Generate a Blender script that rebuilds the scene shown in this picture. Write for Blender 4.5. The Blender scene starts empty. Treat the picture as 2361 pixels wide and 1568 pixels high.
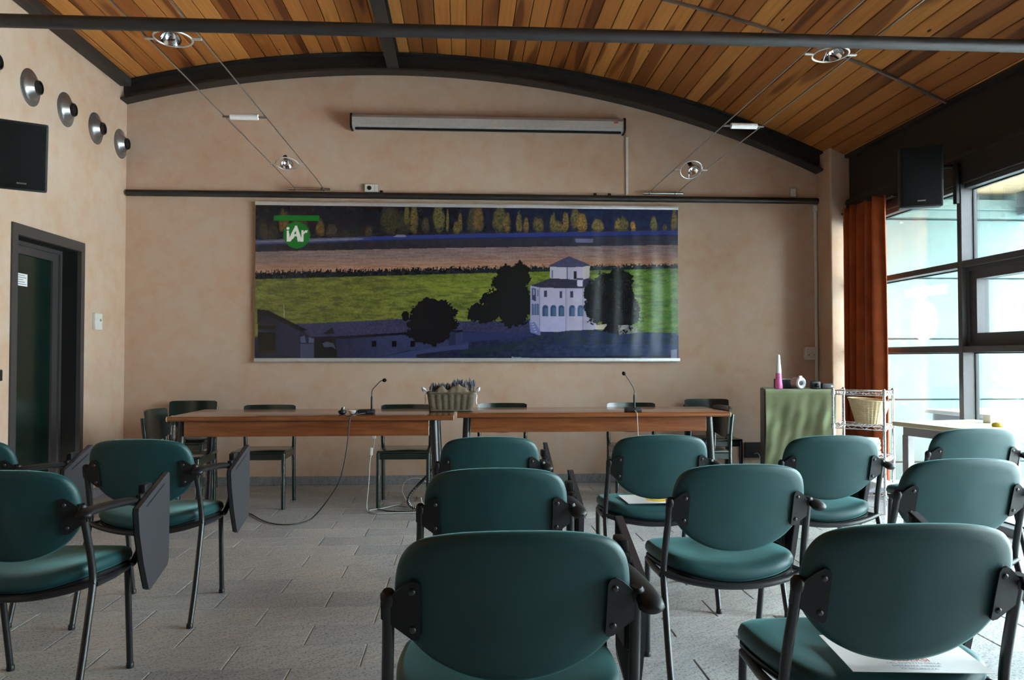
import bpy, bmesh, math, random
import numpy as np
from mathutils import Vector, Matrix
random.seed(7)
S = bpy.context.scene
C = S.collection
PI = math.pi

# ------------------------------------------------------------------ camera
FPX, W, H = 1820.0, 2361.0, 1568.0
yaw, pitch, roll = math.radians(3.519), math.radians(1.308), math.radians(0.015)
cam = bpy.data.cameras.new('camera')
cam.sensor_width = 36.0
cam.lens = FPX / W * 36.0
cam.clip_start = 0.05
cam.clip_end = 200
co = bpy.data.objects.new('camera', cam)
C.objects.link(co)
co.matrix_world = (Matrix.Translation((0, 0, 1.15)) @ Matrix.Rotation(-yaw, 4, 'Z')
                   @ Matrix.Rotation(PI / 2 + pitch, 4, 'X') @ Matrix.Rotation(-roll, 4, 'Z'))
S.camera = co

# ------------------------------------------------------------------ sky, daylight, exposure
wd = bpy.data.worlds.new('world')
S.world = wd
wd.use_nodes = True
bg = wd.node_tree.nodes['Background']
# standard overcast sky: three times brighter overhead than at the horizon, dull ground below it
wt_ = wd.node_tree
tc_ = wt_.nodes.new('ShaderNodeTexCoord')
sx_ = wt_.nodes.new('ShaderNodeSeparateXYZ')
rp_ = wt_.nodes.new('ShaderNodeValToRGB')
mr_ = wt_.nodes.new('ShaderNodeMapRange')
mr_.inputs['From Min'].default_value = -1.0
wt_.links.new(tc_.outputs['Generated'], sx_.inputs[0])
wt_.links.new(sx_.outputs['Z'], mr_.inputs['Value'])
wt_.links.new(mr_.outputs[0], rp_.inputs[0])
e_ = rp_.color_ramp.elements
SKY = (0.84, 0.93, 1.0)
e_[0].position = 0.495; e_[0].color = (0.16, 0.16, 0.15, 1)
e_[1].position = 0.505; e_[1].color = tuple(c / 3 for c in SKY) + (1,)
e_.new(1.0).color = SKY + (1,)
wt_.links.new(rp_.outputs[0], bg.inputs[0])
bg.inputs[1].default_value = 8.0
# hazy sun from behind the building: it reaches the terrace, not the room
sl = bpy.data.lights.new('sun', 'SUN')
sl.energy = 4.0
sl.angle = math.radians(8)
sl.color = (1.0, 0.96, 0.88)
so_ = bpy.data.objects.new('sun', sl)
C.objects.link(so_)
so_.rotation_euler = Vector((0.50, -0.10, -0.85)).to_track_quat('-Z', 'Y').to_euler()
S.view_settings.view_transform = 'Standard'
S.view_settings.look = 'None'
S.view_settings.gamma = 1.0
S.view_settings.use_curve_mapping = False
S.view_settings.exposure = 3.02
try:
    S.cycles.use_denoising = True
    S.cycles.max_bounces = 10
    S.cycles.diffuse_bounces = 6
    S.cycles.transparent_max_bounces = 12
    S.cycles.sample_clamp_indirect = 6
    S.cycles.caustics_reflective = False
    S.cycles.caustics_refractive = False
except Exception:
    pass

D = 7.29       # back wall
XL = -3.04     # left wall
XW = 3.50      # inner plane of the glazing
YR = -3.6      # rear of the room, behind the camera
ACX, ACZ, AR = -0.604, -5.739, 9.665   # vault: axis x, axis z, radius under the planks

# portals: the window openings, so that skylight is sampled through them
for yc in (6.19, 4.535, 2.915, 1.285):
    l = bpy.data.lights.new('window_portal', 'AREA')
    l.shape = 'RECTANGLE'
    l.size = 2.36
    l.size_y = 1.62
    l.cycles.is_portal = True
    o = bpy.data.objects.new('window_portal', l)
    C.objects.link(o)
    o.matrix_world = Matrix.Translation((3.66, yc, 1.2)) @ Matrix.Rotation(PI / 2, 4, 'Y')

# ------------------------------------------------------------------ materials
def srgb(r, g, b):
    def f(c):
        c /= 255.0
        return c / 12.92 if c <= 0.04045 else ((c + 0.055) / 1.055) ** 2.4
    return (f(r), f(g), f(b), 1.0)

class NT:
    def __init__(s, name):
        s.m = bpy.data.materials.new(name)
        s.m.use_nodes = True
        s.t = s.m.node_tree
        s.b = s.t.nodes['Principled BSDF']
        s.out = s.t.nodes['Material Output']
    def n(s, typ, **kw):
        x = s.t.nodes.new(typ)
        for k, v in kw.items():
            if k.startswith('i_'):
                k = k[2:]
                x.inputs[int(k) if k.isdigit() else k].default_value = v
            else:
                setattr(x, k, v)
        return x
    def l(s, a, b):
        s.t.links.new(a, b)
    def ramp(s, fac, stops, interp='LINEAR'):
        r = s.n('ShaderNodeValToRGB')
        r.color_ramp.interpolation = interp
        e = r.color_ramp.elements
        while len(e) < len(stops):
            e.new(0.5)
        for i, (p, c) in enumerate(stops):
            e[i].position = p
            e[i].color = c if len(c) == 4 else (*c, 1)
        s.l(fac, r.inputs[0])
        return r.outputs[0]
    def mapping(s, src, scale=(1, 1, 1), rot=(0, 0, 0)):
        m = s.n('ShaderNodeMapping')
        m.inputs['Scale'].default_value = scale
        m.inputs['Rotation'].default_value = rot
        s.l(src, m.inputs[0])
        return m.outputs[0]
    def noise(s, vec, scale, detail=3, rough=0.55, dist=0.0):
        x = s.n('ShaderNodeTexNoise')
        x.inputs['Scale'].default_value = scale
        x.inputs['Detail'].default_value = detail
        x.inputs['Roughness'].default_value = rough
        x.inputs['Distortion'].default_value = dist
        s.l(vec, x.inputs['Vector'])
        return x.outputs[0]
    def mix(s, fac, a, b, mode='MIX'):
        x = s.n('ShaderNodeMix', data_type='RGBA', blend_type=mode)
        for v, i in ((fac, 0), (a, 6), (b, 7)):
            if hasattr(v, 'is_output'):
                s.l(v, x.inputs[i])
            else:
                x.inputs[i].default_value = v
        return x.outputs[2]
    def bump(s, h, strength=0.2, dist=0.01):
        x = s.n('ShaderNodeBump')
        x.inputs['Strength'].default_value = strength
        x.inputs['Distance'].default_value = dist
        s.l(h, x.inputs['Height'])
        s.l(x.outputs[0], s.b.inputs['Normal'])
    def pos(s):
        return s.n('ShaderNodeNewGeometry').outputs['Position']
    def objc(s):
        return s.n('ShaderNodeTexCoord').outputs['Object']
    def rnd(s):
        return s.n('ShaderNodeObjectInfo').outputs['Random']
    def set(s, **kw):
        for k, v in kw.items():
            s.b.inputs[k.replace('_', ' ')].default_value = v
        return s
    def col(s, sock):
        s.l(sock, s.b.inputs['Base Color'])

MT = {}
def plain(name, c, rough=0.5, metal=0.0, spec=0.5, var=0.06, scale=30.0, bump=0.0, **kw):
    """a plain colour with a faint procedural variation"""
    t = NT(name)
    f = t.noise(t.objc(), scale, 3)
    c = c if len(c) == 4 else (*c, 1)
    lo = tuple(x * (1 - var) for x in c[:3]) + (1,)
    hi = tuple(min(1, x * (1 + var)) for x in c[:3]) + (1,)
    t.col(t.ramp(f, [(0.3, lo), (0.7, hi)]))
    t.set(Roughness=rough, Metallic=metal, Specular_IOR_Level=spec)
    if bump:
        t.bump(t.noise(t.objc(), scale * 4, 4), bump, 0.004)
    t.set(**kw)
    MT[name] = t.m
    return t.m

def mat_plaster():
    t = NT('peach_plaster')
    p = t.pos()
    a = t.noise(t.mapping(p, (1, 1, 1)), 1.5, 6, 0.66, 0.5)
    b = t.noise(p, 7.0, 5, 0.6, 0.2)
    c1 = t.ramp(a, [(0.30, (0.52, 0.330, 0.225)), (0.48, (0.565, 0.405, 0.300)), (0.68, (0.575, 0.465, 0.385))])
    c2 = t.ramp(b, [(0.30, (0.52, 0.300, 0.190)), (0.60, (0.575, 0.450, 0.36))])
    t.col(t.mix(0.38, c1, c2))
    t.set(Roughness=0.85, Specular_IOR_Level=0.2)
    t.bump(t.noise(p, 60, 5, 0.65), 0.14, 0.008)
    MT['plaster'] = t.m
mat_plaster()

def mat_planks():
    t = NT('ceiling_larch')
    oc = t.objc()
    r = t.rnd()
    off = t.n('ShaderNodeCombineXYZ')
    mul = t.n('ShaderNodeMath', operation='MULTIPLY'); mul.inputs[1].default_value = 57.0
    t.l(r, mul.inputs[0]); t.l(mul.outputs[0], off.inputs[1]); t.l(mul.outputs[0], off.inputs[2])
    add = t.n('ShaderNodeVectorMath', operation='ADD')
    t.l(oc, add.inputs[0]); t.l(off.outputs[0], add.inputs[1])
    v = add.outputs[0]
    base = t.ramp(r, [(0.0, (0.31, 0.098, 0.020)), (0.25, (0.45, 0.168, 0.038)), (0.60, (0.57, 0.240, 0.058)), (0.85, (0.42, 0.145, 0.030)), (1.0, (0.17, 0.058, 0.015))])
    patch = t.noise(t.mapping(v, (6.0, 0.42, 3.0)), 1.0, 1, 0.4, 0.2)
    heart = t.ramp(patch, [(0.60, (0, 0, 0)), (0.645, (1, 1, 1))])
    dk = t.mix(1.0, base, (0.44, 0.36, 0.32, 1), 'MULTIPLY')
    c = t.mix(heart, base, dk)
    g = t.noise(t.mapping(v, (60, 1.6, 60)), 1.0, 4, 0.6)
    c = t.mix(0.55, c, t.mix(1.0, c, t.ramp(g, [(0.3, (0.62, 0.58, 0.55)), (0.7, (1.15, 1.15, 1.15))]), 'MULTIPLY'))
    vor = t.n('ShaderNodeTexVoronoi')
    vor.inputs['Scale'].default_value = 1.0
    t.l(t.mapping(v, (7, 2.4, 7)), vor.inputs['Vector'])
    knot = t.ramp(vor.outputs['Distance'], [(0.035, (1, 1, 1)), (0.075, (0, 0, 0))])
    c = t.mix(knot, c, (0.05, 0.02, 0.008, 1))
    t.col(c)
    t.set(Roughness=0.52, Specular_IOR_Level=0.35)
    MT['plank'] = t.m
mat_planks()

def mat_tile(name, lo, hi, rough):
    t = NT(name)
    p = t.pos()
    r = t.rnd()
    v = t.mapping(t.mapping(p, (1, 1, 1), (0, 0, math.radians(-38))), (1.0, 5.0, 1.0))
    s1 = t.noise(v, 9.0, 6, 0.68, 0.5)
    s2 = t.noise(p, 95.0, 4, 0.7)
    s3 = t.noise(p, 0.9, 2)
    c = t.ramp(s1, [(0.30, tuple(x * .8 for x in lo)), (0.70, tuple(x * 1.15 for x in hi))])
    c = t.mix(0.42, c, t.ramp(s2, [(0.34, tuple(x * 0.55 for x in lo)), (0.66, tuple(min(1, x * 1.45) for x in hi))]))
    c = t.mix(1.0, c, t.ramp(r, [(0, (0.86, 0.86, 0.88)), (1, (1.10, 1.08, 1.05))]), 'MULTIPLY')
    c = t.mix(1.0, c, t.ramp(s3, [(0.3, (0.85, 0.85, 0.86)), (0.7, (1.12, 1.10, 1.06))]), 'MULTIPLY')
    t.col(c)
    t.set(Roughness=rough, Specular_IOR_Level=0.5)
    rr = t.ramp(s2, [(0.3, (rough - .1,) * 3), (0.7, (rough + .14,) * 3)])
    t.l(rr, t.b.inputs['Roughness'])
    t.bump(t.mix(0.35, s1, s2), 0.28, 0.005)
    MT[name] = t.m
mat_tile('floor_stone', (0.235, 0.24, 0.25), (0.45, 0.452, 0.455), 0.30)
mat_tile('base_stone', (0.14, 0.145, 0.155), (0.28, 0.285, 0.30), 0.6)

def mat_wood(name, c1, c2, c3, sc=(1.2, 14, 14), rough=0.3, coat=0.0):
    t = NT(name)
    v = t.mapping(t.objc(), sc)
    g = t.noise(v, 1.6, 5, 0.6, 1.2)
    f = t.noise(t.mapping(t.objc(), (sc[0] * 3, sc[1] * 8, sc[2] * 8)), 1.0, 3)
    c = t.ramp(g, [(0.28, c1), (0.5, c2), (0.74, c3)])
    c = t.mix(0.35, c, t.mix(1.0, c, t.ramp(f, [(0.3, (0.6, 0.6, 0.6)), (0.7, (1.1, 1.1, 1.1))]), 'MULTIPLY'))
    t.col(c)
    t.set(Roughness=rough, Specular_IOR_Level=0.5)
    if coat:
        t.set(Coat_Weight=coat, Coat_Roughness=0.15)
    MT[name] = t.m
mat_wood('table_wood', (0.125, 0.034, 0.010), (0.185, 0.056, 0.016), (0.245, 0.084, 0.027), rough=0.22, coat=0.6)
mat_wood('chair_wood', (0.003, 0.010, 0.007), (0.005, 0.016, 0.011), (0.008, 0.024, 0.016), rough=0.25, coat=0.4)
mat_wood('soffit_wood', (0.62, 0.42, 0.22), (0.72, 0.52, 0.30), (0.80, 0.62, 0.40), rough=0.6)

def mat_fabric():
    t = NT('teal_fabric')
    p = t.objc()
    w = t.noise(p, 420, 2, 0.7)
    big = t.noise(p, 5, 3)
    c = t.ramp(big, [(0.3, (0.0070, 0.043, 0.046)), (0.7, (0.0105, 0.058, 0.060))])
    c = t.mix(0.5, c, t.mix(1.0, c, t.ramp(w, [(0.3, (0.75, 0.75, 0.75)), (0.7, (1.2, 1.2, 1.2))]), 'MULTIPLY'))
    t.col(c)
    t.set(Roughness=0.5, Specular_IOR_Level=0.4, Sheen_Weight=0.4, Sheen_Roughness=0.3)
    t.set(Sheen_Tint=(0.35, 0.8, 0.8, 1))
    t.bump(w, 0.12, 0.002)
    MT['fabric'] = t.m
mat_fabric()

plain('dark_steel', (0.020, 0.018, 0.018), 0.45, 0.0, 0.5, 0.15)
plain('beam_brown', (0.026, 0.021, 0.019), 0.55, 0.0, 0.4, 0.12)
plain('fascia_brown', (0.022, 0.017, 0.015), 0.5, 0.0, 0.4, 0.12)
plain('tube_black', (0.012, 0.012, 0.013), 0.33, 0.0, 0.5, 0.1)
plain('black_plastic', (0.009, 0.009, 0.010), 0.45, 0.0, 0.35, 0.1, 60)
plain('tablet_laminate', (0.034, 0.033, 0.038), 0.42, 0.0, 0.5, 0.12, 80)
plain('screw_steel', (0.06, 0.06, 0.065), 0.4, 0.6)
plain('chrome', (0.75, 0.76, 0.78), 0.18, 1.0, var=0.03)
plain('steel_wire', (0.42, 0.42, 0.42), 0.35, 0.9)
plain('aluminium', (0.30, 0.30, 0.31), 0.34, 0.9, var=0.1, scale=12)
plain('ring_grey', (0.62, 0.62, 0.62), 0.35, 0.5)
plain('reflector', (0.9, 0.92, 0.95), 0.10, 1.0, var=0.01)
plain('ceramic', (0.72, 0.72, 0.72), 0.4)
plain('white_plastic', (0.66, 0.66, 0.63), 0.4)
plain('screen_case', (0.52, 0.52, 0.52), 0.38, 0.3)
plain('banner_rail', (0.56, 0.57, 0.58), 0.35, 0.4)
plain('door_frame', (0.050, 0.045, 0.046), 0.38, 0.0, 0.5)
plain('jamb_black', (0.010, 0.009, 0.009), 0.6, 0.0, 0.25)
plain('speaker_black', (0.006, 0.006, 0.007), 0.55, 0.0, 0.4)
plain('grille_black', (0.003, 0.003, 0.004), 0.8, 0.0, 0.2, bump=0.3, scale=150)
plain('frame_grey', (0.062, 0.060, 0.066), 0.42, 0.0, 0.5)
plain('table_grey', (0.30, 0.29, 0.30), 0.45, 0.1)
plain('cable_white', (0.42, 0.42, 0.39), 0.5)
plain('cable_black', (0.015, 0.014, 0.014), 0.5)
plain('window_table_top', (0.66, 0.62, 0.44), 0.25, 0.0, 0.5)
plain('grout', (0.62, 0.61, 0.59), 0.8)
plain('ext_teal', (0.18, 0.29, 0.285), 0.55, var=0.08, scale=3)
plain('ext_joint', (0.10, 0.20, 0.21), 0.7)
plain('ext_ground', (0.50, 0.50, 0.49), 0.8)
plain('ext_white', (0.75, 0.77, 0.80), 0.4)
plain('ext_grey', (0.30, 0.34, 0.40), 0.5)
plain('ext_dark', (0.10, 0.13, 0.18), 0.5)
plain('paper', (0.80, 0.80, 0.80), 0.7, var=0.02)
plain('ink_red', (0.55, 0.05, 0.05), 0.6)
plain('ink_grey', (0.25, 0.25, 0.30), 0.6)
plain('ink_yellow', (0.80, 0.55, 0.04), 0.6)
plain('lavender_stem', (0.10, 0.12, 0.09), 0.8)
plain('lavender_flower', (0.09, 0.10, 0.135), 0.8)
plain('pink_liquid', (0.75, 0.16, 0.42), 0.25, 0.0, 0.5)
plain('bottle_white', (0.80, 0.82, 0.90), 0.3)
plain('grey_plastic', (0.32, 0.25, 0.21), 0.5)
plain('ribbon_white', (0.62, 0.66, 0.80), 0.5)
plain('jute', (0.17, 0.13, 0.085), 0.9, bump=0.5, scale=90)
plain('yellow_paint', (0.55, 0.40, 0.05), 0.5)
plain('outlet_black', (0.010, 0.010, 0.010), 0.5)
plain('box_black', (0.012, 0.012, 0.014), 0.4)
plain('caulk', (0.30, 0.27, 0.25), 0.8)

def mat_wicker(name, lo, hi, zs):
    t = NT(name)
    oc = t.objc()
    w = t.n('ShaderNodeTexWave', wave_type='BANDS', bands_direction='Z')
    w.inputs['Scale'].default_value = zs
    w.inputs['Distortion'].default_value = 3.0
    w.inputs['Detail'].default_value = 3.0
    t.l(oc, w.inputs['Vector'])
    n = t.noise(oc, 22, 4)
    c = t.ramp(w.outputs['Fac'], [(0.2, tuple(x * 0.55 for x in lo)), (0.7, hi)])
    c = t.mix(0.5, c, t.ramp(n, [(0.3, lo), (0.7, hi)]))
    t.col(c)
    t.set(Roughness=0.7)
    t.bump(w.outputs['Fac'], 0.6, 0.004)
    MT[name] = t.m
mat_wicker('wicker_grey', (0.075, 0.058, 0.038), (0.19, 0.155, 0.11), 70)
mat_wicker('wicker_pale', (0.62, 0.42, 0.20), (0.90, 0.72, 0.46), 50)

def mat_cloth(name, lo, hi, sc, rough=0.85, sheen=0.2, trans=0.0):
    t = NT(name)
    oc = t.objc()
    n = t.noise(oc, sc, 4)
    f = t.noise(oc, 220, 2)
    c = t.ramp(n, [(0.3, lo), (0.7, hi)])
    c = t.mix(0.3, c, t.mix(1.0, c, t.ramp(f, [(0.3, (0.7, 0.7, 0.7)), (0.7, (1.15, 1.15, 1.15))]), 'MULTIPLY'))
    t.col(c)
    t.set(Roughness=rough, Sheen_Weight=sheen, Specular_IOR_Level=0.2)
    if trans:
        tr = t.n('ShaderNodeBsdfTranslucent')
        t.l(c, tr.inputs[0])
        mx = t.n('ShaderNodeMixShader')
        mx.inputs[0].default_value = trans
        t.l(t.b.outputs[0], mx.inputs[1]); t.l(tr.outputs[0], mx.inputs[2])
        t.l(mx.outputs[0], t.out.inputs[0])
    MT[name] = t.m
mat_cloth('curtain_rust', (0.28, 0.055, 0.014), (0.40, 0.090, 0.024), 6, trans=0.16)
mat_cloth('sticker_letter', (0.70, 0.80, 0.80), (0.74, 0.84, 0.84), 3, 0.6, 0.0, 0.8)
mat_cloth('sticker_white', (0.92, 0.95, 0.95), (0.95, 0.97, 0.97), 3, 0.6, 0.0, 0.8)
mat_cloth('cloth_green', (0.21, 0.25, 0.135), (0.31, 0.345, 0.20), 5)

def mat_glass(name, tint, refl=1.0, rough=0.02):
    t = NT(name)
    tr = t.n('ShaderNodeBsdfTransparent'); tr.inputs[0].default_value = tint
    gl = t.n('ShaderNodeBsdfGlossy'); gl.inputs['Roughness'].default_value = rough
    fr = t.n('ShaderNodeFresnel'); fr.inputs[0].default_value = 1.45
    mu = t.n('ShaderNodeMath', operation='MULTIPLY'); mu.inputs[1].default_value = refl
    t.l(fr.outputs[0], mu.inputs[0])
    dirt = t.noise(t.mapping(t.pos(), (1, 9, 1.2)), 2.0, 3)
    df = t.n('ShaderNodeBsdfDiffuse'); df.inputs[0].default_value = (0.8, 0.85, 0.85, 1)
    m0 = t.n('ShaderNodeMixShader')
    t.l(t.ramp(dirt, [(0.35, (0.0, 0.0, 0.0)), (0.8, (0.05, 0.05, 0.05))]), m0.inputs[0])
    t.l(tr.outputs[0], m0.inputs[1]); t.l(df.outputs[0], m0.inputs[2])
    m = t.n('ShaderNodeMixShader')
    t.l(mu.outputs[0], m.inputs[0]); t.l(m0.outputs[0], m.inputs[1]); t.l(gl.outputs[0], m.inputs[2])
    t.l(m.outputs[0], t.out.inputs[0])
    MT[name] = t.m
mat_glass('window_glass', (0.93, 0.98, 0.97, 1), 0.8)
mat_glass('bottle_clear', (0.86, 0.90, 0.94, 1), 1.6, 0.08)
t = NT('door_glass'); t.col(t.ramp(t.noise(t.objc(), 4, 2), [(0.3, (0.004, 0.012, 0.009)), (0.7, (0.006, 0.018, 0.013))]))
t.set(Roughness=0.16, Specular_IOR_Level=0.35); MT['door_glass'] = t.m

# ------------------------------------------------------------------ mesh helpers
class MB:
    def __init__(s):
        s.v = []; s.f = []
    def add(s, vs, fs, M=None):
        o = len(s.v)
        if M is not None:
            vs = [tuple(M @ Vector(p)) for p in vs]
        s.v += [tuple(p) for p in vs]
        s.f += [tuple(i + o for i in f) for f in fs]
        return s
    def box(s, x0, x1, y0, y1, z0, z1, M=None):
        vs = [(x, y, z) for z in (z0, z1) for y in (y0, y1) for x in (x0, x1)]
        return s.add(vs, [(0, 2, 3, 1), (4, 5, 7, 6), (0, 1, 5, 4), (2, 6, 7, 3), (0, 4, 6, 2), (1, 3, 7, 5)], M)
    def rbox(s, x0, x1, y0, y1, z0, z1, b=0.005, seg=2, M=None):
        bm = bmesh.new()
        bmesh.ops.create_cube(bm, size=1)
        for v in bm.verts:
            v.co = Vector((x0 + (v.co.x + .5) * (x1 - x0), y0 + (v.co.y + .5) * (y1 - y0), z0 + (v.co.z + .5) * (z1 - z0)))
        bmesh.ops.bevel(bm, geom=bm.edges[:], offset=b, segments=seg, profile=0.6, affect='EDGES')
        bm.verts.index_update()
        s.add([v.co[:] for v in bm.verts], [[v.index for v in f.verts] for f in bm.faces], M)
        bm.free()
        return s
    def tube(s, pts, r, n=10, cap=True, M=None, sx=1.0, up=None):
        P = [Vector(p) for p in pts]
        rs = r if isinstance(r, (list, tuple)) else [r] * len(P)
        t0 = (P[1] - P[0]).normalized()
        u = Vector(up) if up else (Vector((0, 0, 1)) if abs(t0.z) < 0.9 else Vector((1, 0, 0)))
        u = (u - t0 * u.dot(t0)).normalized()
        vs = []; fs = []
        for i, p in enumerate(P):
            t = (P[min(i + 1, len(P) - 1)] - P[max(i - 1, 0)]).normalized()
            u = (u - t * u.dot(t)).normalized()
            w = t.cross(u)
            for k in range(n):
                a = 2 * PI * k / n
                vs.append(p + (u * math.cos(a) + w * math.sin(a) * sx) * rs[i])
        for i in range(len(P) - 1):
            for k in range(n):
                k2 = (k + 1) % n
                fs.append((i * n + k, i * n + k2, (i + 1) * n + k2, (i + 1) * n + k))
        if cap:
            fs.append(tuple(range(n - 1, -1, -1)))
            fs.append(tuple((len(P) - 1) * n + k for k in range(n)))
        return s.add(vs, fs, M)
    def lathe(s, prof, n=24, M=None, closed_ends=True):
        vs = []; fs = []
        for r, z in prof:
            for k in range(n):
                a = 2 * PI * k / n
                vs.append((r * math.cos(a), r * math.sin(a), z))
        for i in range(len(prof) - 1):
            for k in range(n):
                k2 = (k + 1) % n
                fs.append((i * n + k, i * n + k2, (i + 1) * n + k2, (i + 1) * n + k))
        if closed_ends:
            fs.append(tuple(range(n - 1, -1, -1)))
            fs.append(tuple((len(prof) - 1) * n + k for k in range(n)))
        return s.add(vs, fs, M)
    def prism(s, poly, a0, a1, axis='y', M=None):
        """polygon extruded along an axis; poly holds the other two coordinates in order (x,z), (x,y) or (y,z)"""
        n = len(poly)
        def P(p, a):
            return {'y': (p[0], a, p[1]), 'z': (p[0], p[1], a), 'x': (a, p[0], p[1])}[axis]
        vs = [P(p, a0) for p in poly] + [P(p, a1) for p in poly]
        fs = [tuple(range(n)), tuple(range(2 * n - 1, n - 1, -1))]
        for i in range(n):
            j = (i + 1) % n
            fs.append((i, i + n, j + n, j))
        return s.add(vs, fs, M)
    def torus(s, R, r, n=28, m=8, M=None):
        vs = []; fs = []
        for i in range(n):
            a = 2 * PI * i / n
            for j in range(m):
                b = 2 * PI * j / m
                vs.append(((R + r * math.cos(b)) * math.cos(a), (R + r * math.cos(b)) * math.sin(a), r * math.sin(b)))
        for i in range(n):
            for j in range(m):
                i2, j2 = (i + 1) % n, (j + 1) % m
                fs.append((i * m + j, i2 * m + j, i2 * m + j2, i * m + j2))
        return s.add(vs, fs, M)
    def grid(s, nu, nv, fn, M=None):
        vs = [fn(i / nu, j / nv) for j in range(nv + 1) for i in range(nu + 1)]
        fs = [(j * (nu + 1) + i, j * (nu + 1) + i + 1, (j + 1) * (nu + 1) + i + 1, (j + 1) * (nu + 1) + i) for j in range(nv) for i in range(nu)]
        return s.add(vs, fs, M)
    def mesh(s, name, mat, smooth=None, fix=True):
        me = bpy.data.meshes.new(name)
        me.from_pydata(s.v, [], s.f)
        if fix:
            bm = bmesh.new(); bm.from_mesh(me)
            bmesh.ops.recalc_face_normals(bm, faces=bm.faces[:])
            bm.to_mesh(me); bm.free()
        me.materials.append(MT[mat] if isinstance(mat, str) else mat)
        if smooth:
            me.polygons.foreach_set('use_smooth', [True] * len(me.polygons))
            try:
                me.set_sharp_from_angle(angle=math.radians(smooth if smooth > 1 else 40))
            except Exception:
                pass
        me.update()
        return me
    def build(s, name, mat, parent=None, smooth=None, fix=True):
        return link(name, s.mesh(name, mat, smooth, fix), parent)

def link(name, data, parent=None):
    o = bpy.data.objects.new(name, data)
    C.objects.link(o)
    if parent is not None:
        o.parent = parent
    return o
def tag(o, label, cat, group=None):
    o['label'] = label; o['category'] = cat
    if group:
        o['group'] = group
    return o
def thing(name, label, cat, loc=(0, 0, 0), rz=0.0, group=None):
    o = link(name, None)
    o.empty_display_size = 0.1
    o.location = loc
    o.rotation_euler = (0, 0, rz)
    return tag(o, label, cat, group)
def struct(o, label=None):
    o['kind'] = 'structure'
    if label:
        o['label'] = label
    return o
def T(x, y, z):
    return Matrix.Translation((x, y, z))
def RX(a): return Matrix.Rotation(a, 4, 'X')
def RY(a): return Matrix.Rotation(a, 4, 'Y')
def RZ(a): return Matrix.Rotation(a, 4, 'Z')
def smoothpath(pts, k=4):
    """Catmull-Rom through the points"""
    P = [Vector(p) for p in pts]
    out = []
    for i in range(len(P) - 1):
        p0 = P[max(i - 1, 0)]; p1 = P[i]; p2 = P[i + 1]; p3 = P[min(i + 2, len(P) - 1)]
        for j in range(k):
            t = j / k
            out.append(0.5 * ((2 * p1) + (-p0 + p2) * t + (2 * p0 - 5 * p1 + 4 * p2 - p3) * t * t + (-p0 + 3 * p1 - 3 * p2 + p3) * t ** 3))
    out.append(P[-1])
    return out

# ================================================================== SETTING
def arcpt(r, th):
    return (ACX + r * math.sin(th), ACZ + r * math.cos(th))
def thx(x, r=AR):
    return math.asin((x - ACX) / r)

# ---- floor of stone tiles in running bond
TW, TL, Y0 = 0.241, 0.505, 2.997
fl = MB().box(XL - 0.02, 3.62, YR, D + 0.02, -0.08, -0.005).build('floor', 'grout')
struct(fl, 'grey stone tile floor in running bond')
def tile_mesh(l, w, name='tile'):
    c = 0.0016
    a, b = l / 2 - .0034, w / 2 - .0010
    m = MB()
    vs = [(-a, -b, -.005), (a, -b, -.005), (a, b, -.005), (-a, b, -.005),
          (-a, -b, -c), (a, -b, -c), (a, b, -c), (-a, b, -c),
          (-a + c, -b + c, 0), (a - c, -b + c, 0), (a - c, b - c, 0), (-a + c, b - c, 0)]
    fs = [(8, 9, 10, 11)]
    for o in (0, 4):
        for i in range(4):
            j = (i + 1) % 4
            fs.append((o + i, o + j, o + 4 + j, o + 4 + i))
    m.add(vs, fs)
    return m.mesh(name, 'floor_stone')
full_tile = tile_mesh(TL, TW)
tcache = {}
def tile_rows(k0, k1):
    for k in range(k0, k1):
        ya, yb = Y0 + k * TW, min(Y0 + (k + 1) * TW, D)
        off = -0.385 if k % 2 == 0 else -0.6375
        n0 = math.floor((XL - off) / TL)
        x = off + n0 * TL
        while x < 3.60:
            xa, xb = max(x, XL), min(x + TL, 3.62)
            if xb - xa > 0.02 and yb - ya > 0.02:
                yield xa, xb, ya, yb
            x += TL
for xa, xb, ya, yb in tile_rows(-2, 18):
    l, w = round(xb - xa, 3), round(yb - ya, 3)
    if abs(l - TL) < 0.002 and abs(w - TW) < 0.002:
        me = full_tile
    else:
        me = tcache.setdefault((l, w), None) or tile_mesh(l, w)
        tcache[(l, w)] = me
    o = link('tile', me, fl)
    o.location = ((xa + xb) / 2, (ya + yb) / 2, random.uniform(-0.0006, 0.0))
m = MB()
for xa, xb, ya, yb in tile_rows(-28, -2):
    m.box(xa + .002, xb - .002, ya + .002, yb - .002, -.005, 0)
o = m.build('tile_field', 'floor_stone', fl); o['kind'] = 'stuff'

# ---- walls
def vault_wall(y0, y1, r, name):
    n = 40
    a, b = thx(XL - .0, r), thx(3.62, r)
    poly = [arcpt(r, a + (b - a) * i / n) for i in range(n + 1)] + [(3.62, -0.05), (XL, -0.05)]
    return MB().prism(poly, y0, y1, 'y').build(name, 'plaster')
struct(vault_wall(D, D + 0.25, AR + .03, 'wall_back'), 'peach plaster back wall below the arched steel beam')
struct(vault_wall(YR - 0.25, YR, AR + .03, 'wall_rear'), 'peach plaster wall behind the camera')
DY0, DY1, DZ = 5.49, 6.51, 2.07
m = MB().box(XL - .42, XL, YR, DY0, -.05, 3.75).box(XL - .42, XL, DY1, D + .25, -.05, 3.75).box(XL - .42, XL, DY0, DY1, DZ, 3.75)
struct(m.build('wall_left', 'plaster'), 'peach plaster left wall with the dark door')
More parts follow.
